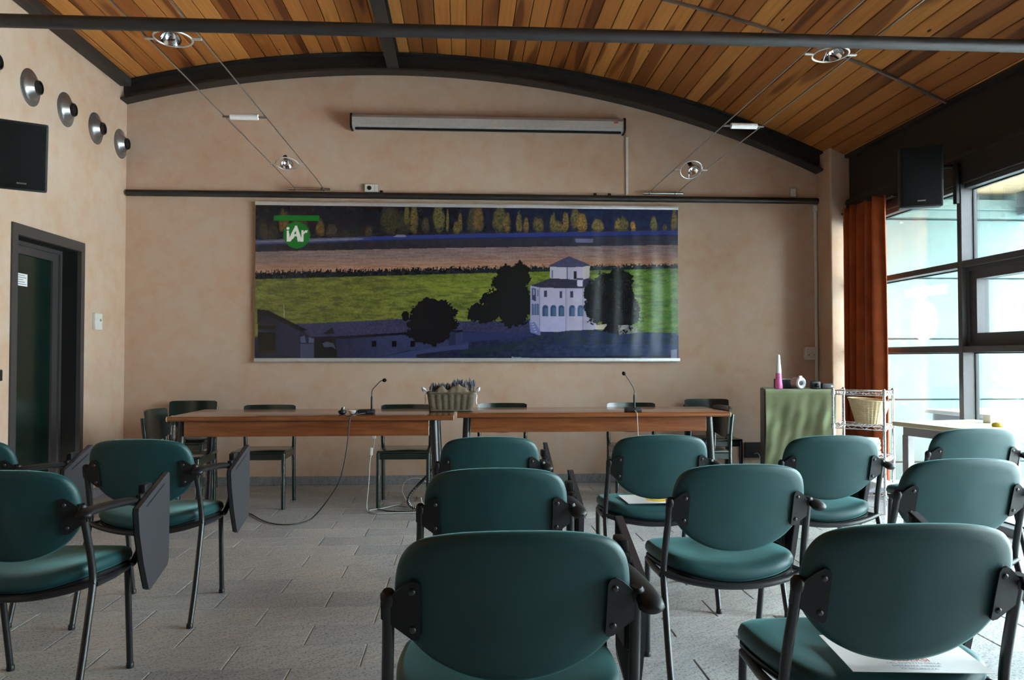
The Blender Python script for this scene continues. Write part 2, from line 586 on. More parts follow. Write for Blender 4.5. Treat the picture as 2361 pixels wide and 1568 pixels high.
# baseboards of grey stone
struct(MB().rbox(XL, 3.354, D - .014, D, 0, .078, .003, 1).build('baseboard_back', 'base_stone'), 'grey stone skirting along the back wall')
struct(MB().rbox(XL, XL + .012, DY1, D - .014, 0, .078, .003, 1).build('baseboard_left', 'base_stone'), 'grey stone skirting along the left wall')

# ---- vaulted ceiling of larch planks
n = 48
a, b = thx(XL), thx(3.62)
m = MB()
m.grid(n, 1, lambda u, v: (ACX + (AR + .032) * math.sin(a + (b - a) * u), YR + (D - YR) * v, ACZ + (AR + .032) * math.cos(a + (b - a) * u)))
m.grid(n, 1, lambda u, v: (ACX + (AR + .16) * math.sin(a + (b - a) * u), YR - .2 + (D - YR + .4) * v, ACZ + (AR + .16) * math.cos(a + (b - a) * u)))
ceil = m.build('ceiling', 'beam_brown', fix=False)
struct(ceil, 'vaulted ceiling of orange larch planks')
NP = 53
dth = (thx(3.60) - a) / NP
pw = AR * dth
g, c, th_ = 0.0026, 0.0045, 0.028
poly = [(-pw / 2 + g, th_), (-pw / 2 + g, c), (-pw / 2 + g + c, 0), (pw / 2 - g - c, 0), (pw / 2 - g, c), (pw / 2 - g, th_)]
pm = MB().prism(poly, 0, D - YR, 'y').mesh('plank', 'plank')
for i in range(NP):
    t_ = a + dth * (i + .5)
    o = link('plank', pm, ceil)
    x, z = arcpt(AR, t_)
    o.location = (x, YR, z)
    o.rotation_euler = (0, t_, 0)

# ---- steel: arched beams, rib, edge beams, tie tubes
def ring(m, r0, r1, y0, y1, xa, xb, n=48):
    A, B = thx(xa, (r0 + r1) / 2), thx(xb, (r0 + r1) / 2)
    P = []
    for i in range(n + 1):
        t_ = A + (B - A) * i / n
        for r, y in ((r0, y0), (r0, y1), (r1, y1), (r1, y0)):
            x, z = arcpt(r, t_)
            P.append((x, y, z))
    F = []
    for i in range(n):
        for k in range(4):
            k2 = (k + 1) % 4
            F.append((i * 4 + k, i * 4 + k2, (i + 1) * 4 + k2, (i + 1) * 4 + k))
    F += [(0, 1, 2, 3), (n * 4 + 3, n * 4 + 2, n * 4 + 1, n * 4)]
    m.add(P, F)
    return m
def arch(name, y0, y1, yw0, yw1, label):
    root = struct(link(name, None), label)
    ring(MB(), 9.500, 9.518, y0, y1, XL, 3.354).build('lower_flange', 'beam_brown', root)
    ring(MB(), 9.518, 9.650, yw0, yw1, XL, 3.354).build('web', 'dark_steel', root)
    ring(MB(), 9.648, 9.662, y0, y1, XL, 3.354).build('upper_flange', 'dark_steel', root)
    return root
arch('trim_1', 7.145, 7.29, 7.215, 7.24, 'dark steel arched beam over the back wall')
arch('trim_2', 3.52, 3.68, 3.59, 3.61, 'dark steel arched beam above the nearer tie tube')
root = struct(link('trim_3', None), 'dark steel rib under the crown of the ceiling')
MB().box(-.692, -.588, YR, 7.215, 3.775, 3.793).build('lower_flange', 'dark_steel', root)
MB().box(-.652, -.628, YR, 7.215, 3.793, 3.905).build('web', 'dark_steel', root)
MB().box(-.692, -.588, YR, 7.215, 3.905, 3.922).build('upper_flange', 'dark_steel', root)
struct(MB().rbox(XL, -2.945, YR, 7.145, 3.560, 3.635, .004, 1).build('trim_4', 'beam_brown'), 'dark steel edge beam along the left wall')
def tie(name, y, z, r, x0, x1, seams, label):
    root = struct(link(name, None), label)
    prof = smoothpath
    MB().tube([(x0, y, z), (x1, y, z)], r, 20, M=None).build('tube', 'dark_steel', root, smooth=50)
    for s_ in seams:
        MB().tube([(s_ - .0025, y, z), (s_ + .0025, y, z)], r + .0012, 20).build('seam', 'black_plastic', root, smooth=50)
    return root
tie('trim_5', 7.258, 2.636, .029, XL + .02, 3.35, (-1.36, -.40, .575, 1.53), 'dark steel tie tube fixed along the back wall')
tie('trim_6', 3.60, 2.647, .030, XL, 3.5, (), 'dark steel tie tube crossing the room in the foreground')
# grey strip crossing the ceiling near the windows
ring(MB(), AR - .016, AR - .001, 5.472, 5.498, -2.94, 3.50).build('trim_7', 'aluminium')
struct(bpy.data.objects['trim_7'], 'thin grey metal strip crossing the ceiling planks')
# plastered pillar in the right corner
struct(MB().rbox(3.354, 3.62, 7.012, 7.29, -.05, 3.12, .018, 3).build('trim_8', 'plaster', smooth=40), 'peach plaster pillar beside the curtain')
# fascia and lintel above the glazing
root = struct(link('trim_9', None), 'dark steel fascia and lintel above the windows')
MB().box(3.535, 3.64, YR, 7.012, 2.60, 3.10).build('fascia', 'fascia_brown', root)
MB().rbox(3.50, 3.64, YR, 7.012, 2.378, 2.60, .004, 1).build('lintel', 'fascia_brown', root)
MB().box(3.492, 3.502, YR, 7.012, 2.555, 2.575).build('lintel_lip', 'dark_steel', root)
MB().box(3.494, 3.535, YR, 7.012, 2.985, 3.03).build('edge_angle', 'fascia_brown', root)

# ---- glazing: one window per bay
GX = 3.600
def window(i, y0, y1, sash, full=True):
    root = struct(link('window_%d' % i, None), 'full-height window bay with two grey transoms' if not sash else 'window bay with an opening sash between the transoms')
    fr = 'frame_grey'
    MB().rbox(XW, 3.62, y0 - .048, y0, 0, 2.378, .003, 1).build('mullion', fr, root)
    for z0, z1 in ((1.188, 1.232), (1.788, 1.832)):
        MB().rbox(XW, 3.62, y0, y1, z0, z1, .003, 1).build('transom', fr, root)
    MB().rbox(XW, 3.62, y0, y1, 0.0, .055, .003, 1).build('bottom_rail', fr, root)
    MB().rbox(XW + .03, 3.62, y0, y1, 2.345, 2.378, .003, 1).build('head_rail', fr, root)
    for z0, z1 in ((.055, 1.188), (1.232, 1.788), (1.832, 2.345)):
        if sash and z0 == 1.232:
            continue
        MB().box(GX, GX + .008, y0, y1, z0, z1).build('pane', 'window_glass', root)
        # slim glazing beads against the glass
        b_ = MB()
        b_.box(GX - .012, GX, y0, y1, z0, z0 + .008).box(GX - .012, GX, y0, y1, z1 - .008, z1)
        b_.box(GX - .012, GX, y0, y0 + .008, z0, z1).box(GX - .012, GX, y1 - .008, y1, z0, z1)
        b_.build('glazing_bead', 'black_plastic', root)
    if sash:
        s_ = MB()
        def rect(m_, x0, x1, ya, yb, za, zb, w):
            m_.box(x0, x1, ya, yb, za, za + w).box(x0, x1, ya, yb, zb - w, zb)
            m_.box(x0, x1, ya, ya + w, za + w, zb - w).box(x0, x1, yb - w, yb, za + w, zb - w)
        rect(s_, 3.535, 3.62, y0, y1, 1.232, 1.788, .028)
        so = s_.build('sash_frame', fr, root)
        s_ = MB(); rect(s_, 3.548, 3.635, y0 + .028, y1 - .028, 1.26, 1.76, .062)
        s_.build('sash', fr, root)
        MB().box(GX, GX + .008, y0 + .09, y1 - .09, 1.322, 1.698).build('pane', 'window_glass', root)
    return root
bays = [(5.388, 7.012, False), (3.758, 5.34, True), (2.128, 3.71, False), (.498, 2.08, True)]
for i, (y0, y1, s_) in enumerate(bays):
    window(i + 1, y0, y1, s_)
struct(MB().box(3.5, 3.64, YR, .45, 0, 2.378).build('wall_right', 'plaster'), 'short plaster wall behind the camera, past the windows')

# ---- door in the left wall
root = struct(link('door_1', None), 'dark green glazed door in a deep dark frame')
m = MB()
m.box(XL - .02, XL + .012, DY0, DY0 + .07, 0, DZ).box(XL - .02, XL + .012, DY1 - .058, DY1, 0, DZ).box(XL - .02, XL + .012, DY0 + .07, DY1 - .058, DZ - .075, DZ)
m.build('casing', 'door_frame', root)
m = MB()
m.box(XL - .40, XL - .02, DY0 + .045, DY0 + .07, 0, DZ - .07).box(XL - .40, XL - .02, DY1 - .058, DY1 - .033, 0, DZ - .07).box(XL - .40, XL - .02, DY0 + .07, DY1 - .058, DZ - .075, DZ - .05)
m.build('jamb', 'jamb_black', root)
m = MB()
m.box(XL - .215, XL - .135, DY0 + .07, DY0 + .10, 0, DZ - .075).box(XL - .215, XL - .135, DY1 - .088, DY1 - .058, 0, DZ - .075).box(XL - .215, XL - .135, DY0 + .10, DY1 - .088, DZ - .105, DZ - .075)
m.build('inner_frame', 'door_frame', root)
ya, yb, za, zb = DY0 + .10, DY1 - .088, .012, DZ - .105
lf = MB().box(XL - .20, XL - .165, ya + .004, yb - .004, za, zb - .004).build('leaf', 'door_glass', root)
m = MB()
m.box(XL - .165, XL - .150, ya + .004, ya + .085, za, zb).box(XL - .165, XL - .150, yb - .085, yb - .004, za, zb).box(XL - .165, XL - .150, ya + .085, yb - .085, zb - .06, zb).box(XL - .165, XL - .150, ya + .085, yb - .085, za, za + .09)
m.build('stile_frame', 'door_frame', root)
MB().tube(smoothpath([(XL - .150, ya + .04, 1.0), (XL - .105, ya + .04, 1.0), (XL - .105, ya + .06, 1.0), (XL - .105, ya + .16, 1.0)]), .009, 8).build('door_handle', 'steel_wire', root, smooth=50)
# paper notice on the door glass
sg = thing('door_notice', 'small white paper notice stuck on the dark door glass', 'notice')
MB().box(XL - .165, XL - .1635, 5.85, 6.005, 1.675, 1.765).build('sheet', 'paper', sg)
for k in range(5):
    MB().box(XL - .1635, XL - .1630, 5.865, 5.99 - .02 * (k % 3), 1.685 + .016 * k, 1.691 + .016 * k).build('printed_line', 'ink_grey', sg)

# ================================================================== PRINTED BANNER
BX0, BX1, BZ0, BZ1, BY = -1.880, 2.003, 1.116, 2.570, 7.252
def project(P):
    f = np.array([math.sin(yaw) * math.cos(pitch), math.cos(yaw) * math.cos(pitch), math.sin(pitch)])
    r = np.array([math.cos(yaw), -math.sin(yaw), 0.0])
    u = np.cross(r, f)
    d = P - np.array([0, 0, 1.15])
    z = d @ f
    return W / 2 + FPX * (d @ r) / z, H / 2 - FPX * (d @ u) / z

def banner_print(x, y):
    """the landscape print; x, y are print coordinates (about 592..1560 across, 470..835 down)"""
    rng = np.random.RandomState(3)
    L = rng.rand(256, 256)
    def vn(px, py):
        ix = np.floor(px).astype(int); iy = np.floor(py).astype(int)
        fx = px - ix; fy = py - iy
        fx = fx * fx * (3 - 2 * fx); fy = fy * fy * (3 - 2 * fy)
        g = lambda a, b: L[a % 256, b % 256]
        return (g(ix, iy) * (1 - fx) * (1 - fy) + g(ix + 1, iy) * fx * (1 - fy) + g(ix, iy + 1) * (1 - fx) * fy + g(ix + 1, iy + 1) * fx * fy)
    def fbm(px, py, o=4):
        s = 0; a = 0.5; t = 0
        for k in range(o):
            s = s + a * vn(px * 2 ** k + 17 * k, py * 2 ** k + 31 * k); t += a; a *= .55
        return s / t
    img = np.zeros(x.shape + (3,))
    def C_(*c):
        return np.array(c, float)
    def put(mask, c, k=1.0):
        c = np.asarray(c, float)
        if c.ndim == 1:
            c = np.broadcast_to(c, img.shape)
        mk = (mask.astype(float) * k)[..., None]
        img[:] = img * (1 - mk) + c * mk
    def lerp(a, b, t):
        t = np.clip(t, 0, 1)[..., None]
        return np.asarray(a, float) * (1 - t) + np.asarray(b, float) * t
    def poly(pts, sc=None):
        P = [(590 + a / 3.92, 450 + b / 3.92) for a, b in pts] if sc == 6 else [(1070 + a / 3.92, 450 + b / 3.92) for a, b in pts] if sc == 7 else pts
        ins = np.zeros(x.shape, bool)
        n = len(P)
        for i in range(n):
            x1, y1 = P[i]; x2, y2 = P[(i + 1) % n]
            if y1 == y2:
                continue
            cr = ((y1 > y) != (y2 > y)) & (x < (x2 - x1) * (y - y1) / (y2 - y1) + x1)
            ins ^= cr
        return ins
    def line(xs, ys):
        return np.interp(x, xs, ys)
    n1 = fbm(x * .03, y * .05); n2 = fbm(x * .12, y * .12); n3 = fbm(x * .35, y * .35, 3); ns = fbm(x * .03, y * .5, 4)
    # dark wooded hillside
    img[:] = lerp((17, 22, 33), (24, 38, 74), (x - 900) / 600)
    img += (n2[..., None] - .5) * 26 * np.array([.8, .9, 1.2])
    # autumn poplars
    def tree(cx, cy, rx, ry, col, k=1.0, pw=1.6):
        dx = (x - cx) / rx; dy = (y - cy) / ry
        d = np.abs(dx) ** 2 + np.abs(dy) ** 2 + (n3 - .5) * 1.5 + (n2 - .5) * .7
        taper = np.abs(dx) * 1.2 + np.clip(-dy, 0, 2) * .55
        d = d + (fbm(x * .07 + 3, y * .07, 3) - .5) * 1.6
        mk = np.clip((1.1 - d) / .45, 0, 1) * np.clip((1.15 - taper) / .25, 0, 1) * .85
        g_ = np.asarray(col, float); g_ = g_ * .85 + g_.mean() * .15
        put(mk, g_ * (0.40 + 1.0 * n3)[..., None], k)
    for (cx, cy, rx, ry, col) in [
        (607, 530, 12, 22, (70, 58, 36)), (630, 535, 14, 20, (58, 50, 36)), (655, 508, 14, 28, (120, 88, 34)), (690, 520, 26, 24, (76, 64, 40)),
        (738, 525, 12, 20, (120, 90, 40)), (765, 530, 16, 16, (76, 66, 52)), (800, 538, 30, 12, (54, 52, 42)), (822, 525, 18, 20, (22, 34, 40)),
        (850, 532, 10, 14, (80, 66, 40)), (900, 505, 30, 38, (66, 62, 40)), (930, 512, 20, 30, (58, 58, 40)), (955, 505, 12, 34, (120, 98, 46)), (938, 495, 8, 26, (116, 100, 44)),
        (981, 520, 11, 20, (84, 72, 50)), (1012, 502, 17, 34, (112, 104, 48)), (1032, 510, 4, 26, (126, 110, 44)), (1052, 525, 10, 16, (124, 100, 44)), (1061, 510, 6, 22, (112, 96, 44)),
        (1090, 510, 16, 32, (78, 76, 52)), (1103, 505, 15, 30, (120, 92, 44)), (1152, 505, 20, 34, (104, 96, 50)), (1170, 515, 10, 22, (122, 94, 42)), (1197, 515, 9, 26, (126, 110, 52)),
        (1213, 520, 8, 18, (134, 100, 44)), (1241, 516, 15, 22, (108, 94, 44)), (1275, 514, 9, 26, (120, 108, 52)), (1287, 522, 12, 16, (122, 106, 50)), (1304, 512, 10, 24, (140, 108, 46)), (1326, 508, 14, 28, (112, 100, 50)), (1342, 514, 14, 26, (164, 122, 44)),
        (1378, 520, 17, 16, (136, 112, 50)), (1425, 520, 10, 18, (158, 124, 46)), (1439, 518, 13, 22, (120, 108, 52)), (1459, 522, 8, 15, (188, 132, 42)), (1507, 518, 10, 18, (120, 110, 52)), (1533, 525, 6, 10, (112, 100, 50)), (1555, 512, 9, 30, (140, 110, 46))]:
        tree(cx, cy, rx, ry, col)
    put((y > line([592, 1080, 1560], [540, 534, 526])) & (n3 > .5), (46, 42, 40), .6)
    # road, verge, embankment
    r0 = line([592, 835, 1080, 1560], [553, 546, 539, 531]); r1 = line([592, 835, 1080, 1560], [566, 557, 551, 544])
    put(y > r0, lerp((70, 76, 112), (38, 52, 120), (x - 800) / 60))
    put((y > r0 + 3) & (y < r0 + 6) & (x < 838), (112, 110, 128), .8)
    put((y > r1 - 3) & (y < r1), (22, 30, 70), .7)
    put(y > r1, lerp((38, 36, 46), (44, 48, 64), (x - 900) / 500) + (n2[..., None] - .5) * 16)
    put(poly([(1240, 378), (1275, 358), (1340, 356), (1360, 370), (1350, 380)], 6), (120, 126, 160), .8)
    put(poly([(1000, 392), (1170, 395), (1165, 432), (1008, 430)], 7), (98, 102, 138), .9)
    # tan field
    f0 = line([592, 1080, 1560], [580, 571, 565]); f1 = line([592, 1080, 1560], [627, 617, 609]); f2 = line([592, 1080, 1560], [644, 630.5, 619])
    t_ = (y - f0) / (f1 - f0)
    put(y > f0, lerp((116, 98, 100), (160, 116, 92), np.clip(t_, 0, 1) ** 1.5) + (ns[..., None] - .5) * 46 + (n3[..., None] - .5) * 26)
    # hedge
    put(y > f1 + (n3 - .5) * 14 + (vn(x * .9, y * .05) - .5) * 8, lerp((20, 26, 34), (24, 38, 46), (x - 900) / 600) + (n3[..., None] - .5) * 22)
    # meadow
    gr = lerp((98, 101, 42), (96, 112, 40), (x - 800) / 400)
    gr = gr + (fbm(x * .045, y * .16, 5)[..., None] - .5) * np.array([56, 50, 26]) + (n3[..., None] - .5) * np.array([34, 30, 20]) + (fbm(x * .25, y * .6, 3)[..., None] - .5) * np.array([30, 26, 10])
    gr = gr + np.clip((x - 1330) / 220, 0, 1)[..., None] * np.array([-16, 8, 14])
    put(y > f2 + (n3 - .5) * 2, gr)
    band = np.exp(-((y - line([860, 1080, 1560], [640, 668, 640])) / 16) ** 2) * np.clip((x - 860) / 150, 0, 1) * .4
    put(np.ones_like(x), (140, 146, 46), np.clip(band, 0, 1) * (1 - np.clip((x - 1250) / 200, 0, 1)) * (y > f2))
    dkp = np.clip((fbm(x * .04 + 9, y * .22, 4) - .55) / .12, 0, 1)
    put(y > f2, (52, 60, 40), dkp * .45)
    # lower ground in shadow
    g0 = line([592, 683, 930, 1080, 1228, 1300, 1400, 1480, 1560], [770, 752, 742, 742, 755, 762, 764, 763, 766])
    put(y > g0 + 6, lerp((24, 27, 50), (32, 48, 92), (x - 1000) / 400) + (n2[..., None] - .5) * 22 + (ns[..., None] - .5) * 14)
    put(poly([(250, 985), (257, 985), (260, 1110), (253, 1110)], 6), (150, 150, 130), .8)
    # long slate roof and wall
    wl = poly([(400, 1240), (1921, 1215), (1921, 1400), (1400, 1400), (1000, 1490), (400, 1490)], 6)
    put(wl, lerp((28, 30, 52), (44, 50, 86), (x - 700) / 200) + (n2[..., None] - .5) * 12)
    put(poly([(355, 1165), (1340, 1118), (1921, 1140), (1921, 1225), (1340, 1250), (800, 1285), (500, 1290), (420, 1215)], 6), np.array((50, 50, 82)) + (n3[..., None] - .5) * 26)
    put(poly([(500, 1280), (800, 1272), (1340, 1240), (1921, 1218), (1921, 1236), (1340, 1262), (800, 1298), (520, 1298)], 6), (14, 16, 30), .85)
    put(poly([(-10, 1140), (480, 1140), (600, 1120), (600, 1260), (-10, 1230)], 7), np.array((44, 46, 78)) + (n3[..., None] - .5) * 24)
    put(poly([(-10, 1235), (620, 1245), (620, 1275), (-10, 1335)], 7), (34, 42, 84))
    for a_ in (1045, 1230, 1395, 1590):
        put(poly([(a_, 1318), (a_ + 42, 1315), (a_ + 42, 1368), (a_, 1372)], 6), (10, 11, 18))
    put(poly([(1745, 1235), (1805, 1235), (1805, 1350), (1745, 1360)], 6), (30, 36, 64))
    put(poly([(1000, 1490), (1400, 1408), (1921, 1345), (1921, 1380), (1450, 1440), (1450, 1490)], 6), (46, 56, 100))
    put(poly([(600, 1255), (690, 1195), (715, 1250)], 6), (12, 13, 20))
    put(poly([(400, 1280), (440, 1270), (455, 1335), (405, 1335)], 6), (66, 74, 108)); put(poly([(478, 1285), (522, 1295), (525, 1335), (478, 1335)], 6), (74, 80, 112))
    put(poly([(400, 1345), (525, 1345), (525, 1490), (400, 1490)], 6), (60, 64, 92))
    put(poly([(530, 1300), (720, 1300), (735, 1490), (530, 1490)], 6), (14, 14, 22))
    put(poly([(600, 1340), (640, 1325), (700, 1340), (725, 1395), (690, 1370), (620, 1375)], 6), (70, 76, 104), .8)
    # barn
    put(poly([(15, 1035), (110, 1045), (400, 1205), (395, 1490), (15, 1490)], 6), lerp((22, 24, 36), (36, 38, 60), (x - 600) / 60))
    put(poly([(15, 1030), (110, 1040), (465, 1218), (410, 1232), (110, 1085), (15, 1075)], 6), (13, 13, 19))
    put(poly([(18, 1180), (178, 1175), (178, 1430), (18, 1430)], 6), (9, 9, 12))
    put(poly([(18, 1212), (178, 1212), (178, 1240), (18, 1240)], 6), (26, 28, 40))
    put(poly([(15, 1430), (250, 1440), (400, 1480), (400, 1492), (15, 1492)], 6), (28, 32, 50))
    # round trees
    def blob(cx, cy, rx, ry, col, rough=.5, vary=24):
        d = ((x - cx) / rx) ** 2 + ((y - cy) / ry) ** 2 + (n3 - .5) * rough * 1.1 + (n2 - .5) * rough * 1.6 + (fbm(x * .06 + 5, y * .06, 3) - .5) * rough * 2.2
        put(d < 1, np.asarray(col, float) + (n3[..., None] - .5) * vary)
    blob(1175, 665, 40, 56, (14, 20, 22)); blob(1195, 640, 26, 36, (15, 22, 22)); blob(1150, 700, 42, 40, (13, 18, 22)); blob(1112, 722, 36, 22, (13, 18, 22)); blob(1182, 715, 40, 38, (12, 17, 22)); blob(1200, 690, 26, 40, (14, 20, 24))
    blob(998, 738, 58, 52, (12, 13, 20), .35, 12); blob(990, 770, 52, 26, (12, 13, 20), .4, 12); blob(935, 728, 9, 12, (13, 14, 20))
    # octagonal villa
    wall_a = np.array((158, 154, 184)) + (n2[..., None] - .5) * 12
    put(poly([(600, 815), (688, 830), (688, 1230), (650, 1225), (600, 1150)], 7), (140, 140, 176))
    put(poly([(686, 830), (922, 840), (922, 1238), (686, 1232)], 7), wall_a + lerp((0, 0, 0), (-6, -2, 10), (y - 680) / 80))
    put(poly([(920, 840), (1190, 830), (1195, 1215), (920, 1238)], 7), wall_a * .97)
    for xx in (685, 920, 1075):
        put(poly([(xx - 2, 832), (xx + 3, 832), (xx + 3, 1232), (xx - 2, 1232)], 7), (70, 78, 112), .7)
    put(poly([(598, 818), (790, 748), (1130, 742), (1220, 798), (1192, 838), (922, 844), (684, 834)], 7), np.array((46, 46, 66)) + (n3[..., None] - .5) * 26)
    put(poly([(775, 645), (932, 650), (932, 760), (775, 750)], 7), (166, 164, 186)); put(poly([(930, 650), (1072, 645), (1072, 764), (930, 760)], 7), (156, 152, 180)); put(poly([(1070, 645), (1138, 640), (1132, 748), (1070, 764)], 7), (178, 170, 176))
    put(poly([(928, 650), (935, 650), (935, 760), (928, 760)], 7), (60, 60, 84), .8)
    put(poly([(762, 638), (862, 590), (948, 553), (1060, 598), (1142, 632), (1075, 648), (935, 654), (800, 648)], 7), np.array((58, 60, 92)) + (n3[..., None] - .5) * 24)
    put(poly([(1022, 765), (1074, 765), (1074, 826), (1022, 822)], 7), (172, 170, 196)); put(poly([(1018, 750), (1078, 750), (1078, 768), (1018, 768)], 7), (52, 56, 80))
    put(poly([(988, 688), (1018, 688), (1018, 758), (988, 758)], 7), (24, 24, 38)); put(poly([(790, 680), (803, 680), (803, 748), (790, 746)], 7), (92, 96, 130))
    for a_, b_ in ((722, 862), (862, 868), (958, 868)):
        put(poly([(a_, b_), (a_ + 26, b_), (a_ + 26, b_ + 60), (a_, b_ + 60)], 7), (50, 54, 90))
    put(poly([(612, 838), (648, 845), (648, 960), (612, 945)], 7), (56, 58, 92)); put(poly([(620, 850), (642, 853), (642, 905), (620, 900)], 7), (120, 122, 160)); put(poly([(662, 855), (672, 855), (672, 918), (662, 916)], 7), (80, 82, 120))
    def archw(cx, top, w, hgt, col=(44, 66, 104)):
        A = [(cx - w, top + hgt), (cx - w, top + w)] + [(cx - w * math.cos(k * PI / 8), top + w - w * math.sin(k * PI / 8)) for k in range(1, 8)] + [(cx + w, top + w), (cx + w, top + hgt)]
        B = [(cx - w - 5, top + hgt + 3)] + [(cx + (q[0] - cx) * 1.18, q[1] - 4) for q in A[1:-1]] + [(cx + w + 5, top + hgt + 3)]
        put(poly(B, 7), (120, 124, 160), .8); put(poly(A, 7), col)
        put(poly([(cx - w * .4, top + w), (cx + w * .9, top + w), (cx + w * .9, top + hgt - 4), (cx - w * .4, top + hgt - 4)], 7), (66, 98, 134), .8)
    for cx in (735, 808, 879, 977, 1054):
        archw(cx, 995, 25, 98)
    for cx in (620, 645, 666):
        archw(cx, 982, 9, 100, (60, 74, 118))
    put(poly([(588, 1130), (640, 1150), (690, 1232), (690, 1270), (600, 1240)], 7), (96, 106, 156))
    for k in range(5):
        put(poly([(600 + 9 * k, 1140 + 22 * k), (622 + 9 * k, 1143 + 22 * k), (622 + 9 * k, 1152 + 22 * k), (600 + 9 * k, 1150 + 22 * k)], 7), (150, 156, 196), .8)
    # right-hand tree
    blob(1405, 690, 58, 62, (17, 23, 27), .45); blob(1420, 650, 42, 30, (20, 27, 28), .5); blob(1372, 710, 28, 36, (16, 21, 28), .5); blob(1425, 735, 46, 36, (16, 21, 28), .5); blob(1452, 718, 22, 38, (17, 24, 28), .5)
    put(poly([(1190, 1175), (1300, 1165), (1260, 1215), (1190, 1215)], 7), (190, 176, 176), .85)
    put(poly([(1290, 1150), (1350, 1150), (1345, 1260), (1290, 1260)], 7), (20, 24, 36))
    put(poly([(1395, 1175), (1480, 1175), (1560, 1190), (1570, 1240), (1400, 1265)], 7) & (n3 > .42), (118, 116, 126), .85)
    put(poly([(1395, 1180), (1480, 1180), (1490, 1205), (1395, 1230)], 7) & (np.sin(y * 1.9 + x * .1) > .1), (176, 174, 176), .8)
    # foreground bank, right
    fg = poly([(400, 1360), (700, 1260), (930, 1225), (1190, 1215), (1400, 1262), (1600, 1240), (1925, 1245), (1925, 1500), (-20, 1500), (-20, 1400)], 7)
    put(fg, lerp((26, 34, 58), (40, 62, 106), (x - 1150) / 400) + (n2[..., None] - .5) * 30 + (ns[..., None] - .5) * 14)
    put(fg & (n2 > .54) & (y < 795), (30, 46, 46), .6)
    put(poly([(-20, 1395), (400, 1345), (520, 1330), (450, 1400), (-20, 1440)], 7), (24, 42, 46), .7)
    put(poly([(-20, 1470), (700, 1462), (1925, 1445), (1925, 1500), (-20, 1500)], 7), (16, 20, 36), .75)
    put(poly([(430, 1462), (600, 1472), (600, 1482), (430, 1472)], 7), (150, 160, 190), .8)
    put(poly([(1870, 1398), (1925, 1396), (1925, 1480), (1870, 1485)], 7), (130, 138, 168), .8)
    put(poly([(1540, 1480), (1650, 1455), (1760, 1470), (1800, 1495), (1540, 1495)], 7), (70, 84, 124), .7)
    # logo: green bar and disc with white letters
    gcol = (10, 112, 34)
    put(poly([(163, 182), (572, 182), (572, 231), (163, 231)], 6), gcol)
    cx, cy = 590 + 370 / 3.92, 450 + 361 / 3.92
    put((x - cx) ** 2 + (y - cy) ** 2 < (120 / 3.92) ** 2, gcol)
    wh = (214, 218, 214)
    put((x - (590 + 290 / 3.92)) ** 2 + (y - (450 + 300 / 3.92)) ** 2 < (13 / 3.92) ** 2, wh)
    put(poly([(278, 322), (300, 322), (302, 385), (356, 276), (372, 276), (385, 335), (392, 395), (394, 420), (378, 420), (370, 372), (345, 372), (326, 400), (312, 420), (280, 420)], 6), wh)
    put(poly([(345, 352), (366, 352), (360, 318)], 6), gcol)
    put(poly([(372, 276), (412, 392), (412, 318), (430, 318), (432, 330), (448, 318), (468, 318), (462, 338), (444, 342), (432, 356), (430, 420), (398, 420), (372, 330)], 6), wh)
    put(poly([(330, 395), (352, 362), (385, 356), (384, 366), (352, 372), (332, 400)], 6), wh)
    return np.clip(img, 2, 250)

bn = thing('banner', 'long printed banner of a farm villa landscape with green logo', 'banner')
nu, nv = 830, 308
uu = np.linspace(0, 1, nu + 1); vv = np.linspace(0, 1, nv + 1)
U, V = np.meshgrid(uu, vv)
X = BX0 + (BX1 - BX0) * U
Z = BZ0 + .03 + (BZ1 - BZ0 - .06) * V
wav = 0.006 * np.sin(X * 9.0 + .8 * np.sin(Z * 2.2)) * np.clip((X - .2) / 1.2, 0, 1) + 0.0042 * np.sin(X * 34 + 1.6 * np.sin(Z * 1.7 + X)) * np.clip((X - .75) / .8, 0, 1)
wav *= np.sin(V * PI) ** .6
Yb = BY - wav
P = np.stack([X, Yb, Z], -1).reshape(-1, 3)
flat = np.stack([X, np.full_like(X, BY), Z], -1).reshape(-1, 3)
px, py = project(flat)
rgb = banner_print(px.reshape(X.shape), py.reshape(X.shape)) / 255.0
rgb = rgb * .9 + rgb.mean(-1, keepdims=True) * .1
lin = np.where(rgb <= .04045, rgb / 12.92, ((rgb + .055) / 1.055) ** 2.4) * 1.25
idx = np.arange((nu + 1) * (nv + 1)).reshape(nv + 1, nu + 1)
F = np.stack([idx[:-1, :-1], idx[:-1, 1:], idx[1:, 1:], idx[1:, :-1]], -1).reshape(-1, 4)
me = bpy.data.meshes.new('print_sheet')
me.vertices.add(len(P)); me.vertices.foreach_set('co', P.ravel())
me.loops.add(F.size); me.loops.foreach_set('vertex_index', F.ravel().astype(np.int32))
me.polygons.add(len(F)); me.polygons.foreach_set('loop_start', np.arange(0, F.size, 4, dtype=np.int32))
me.polygons.foreach_set('use_smooth', np.ones(len(F), dtype=bool))
me.update(calc_edges=True)
ca = me.color_attributes.new('print', 'FLOAT_COLOR', 'POINT')
ca.data.foreach_set('color', np.concatenate([lin.reshape(-1, 3), np.ones((len(P), 1))], 1).astype(np.float32).ravel())
t = NT('banner_print')
at_ = t.n('ShaderNodeAttribute'); at_.attribute_name = 'print'
t.col(at_.outputs['Color'])
t.set(Roughness=0.27, Specular_IOR_Level=0.5)
me.materials.append(t.m)
link('print_sheet', me, bn)
MB().box(BX0, BX1, BY + .010, BY + .013, BZ0 + .02, BZ1 - .02).build('backing', 'white_plastic', bn)
MB().rbox(BX0 - .004, BX1 + .002, BY - .012, BY + .014, BZ1 - .034, BZ1, .004, 2).build('top_rail', 'banner_rail', bn, smooth=40)
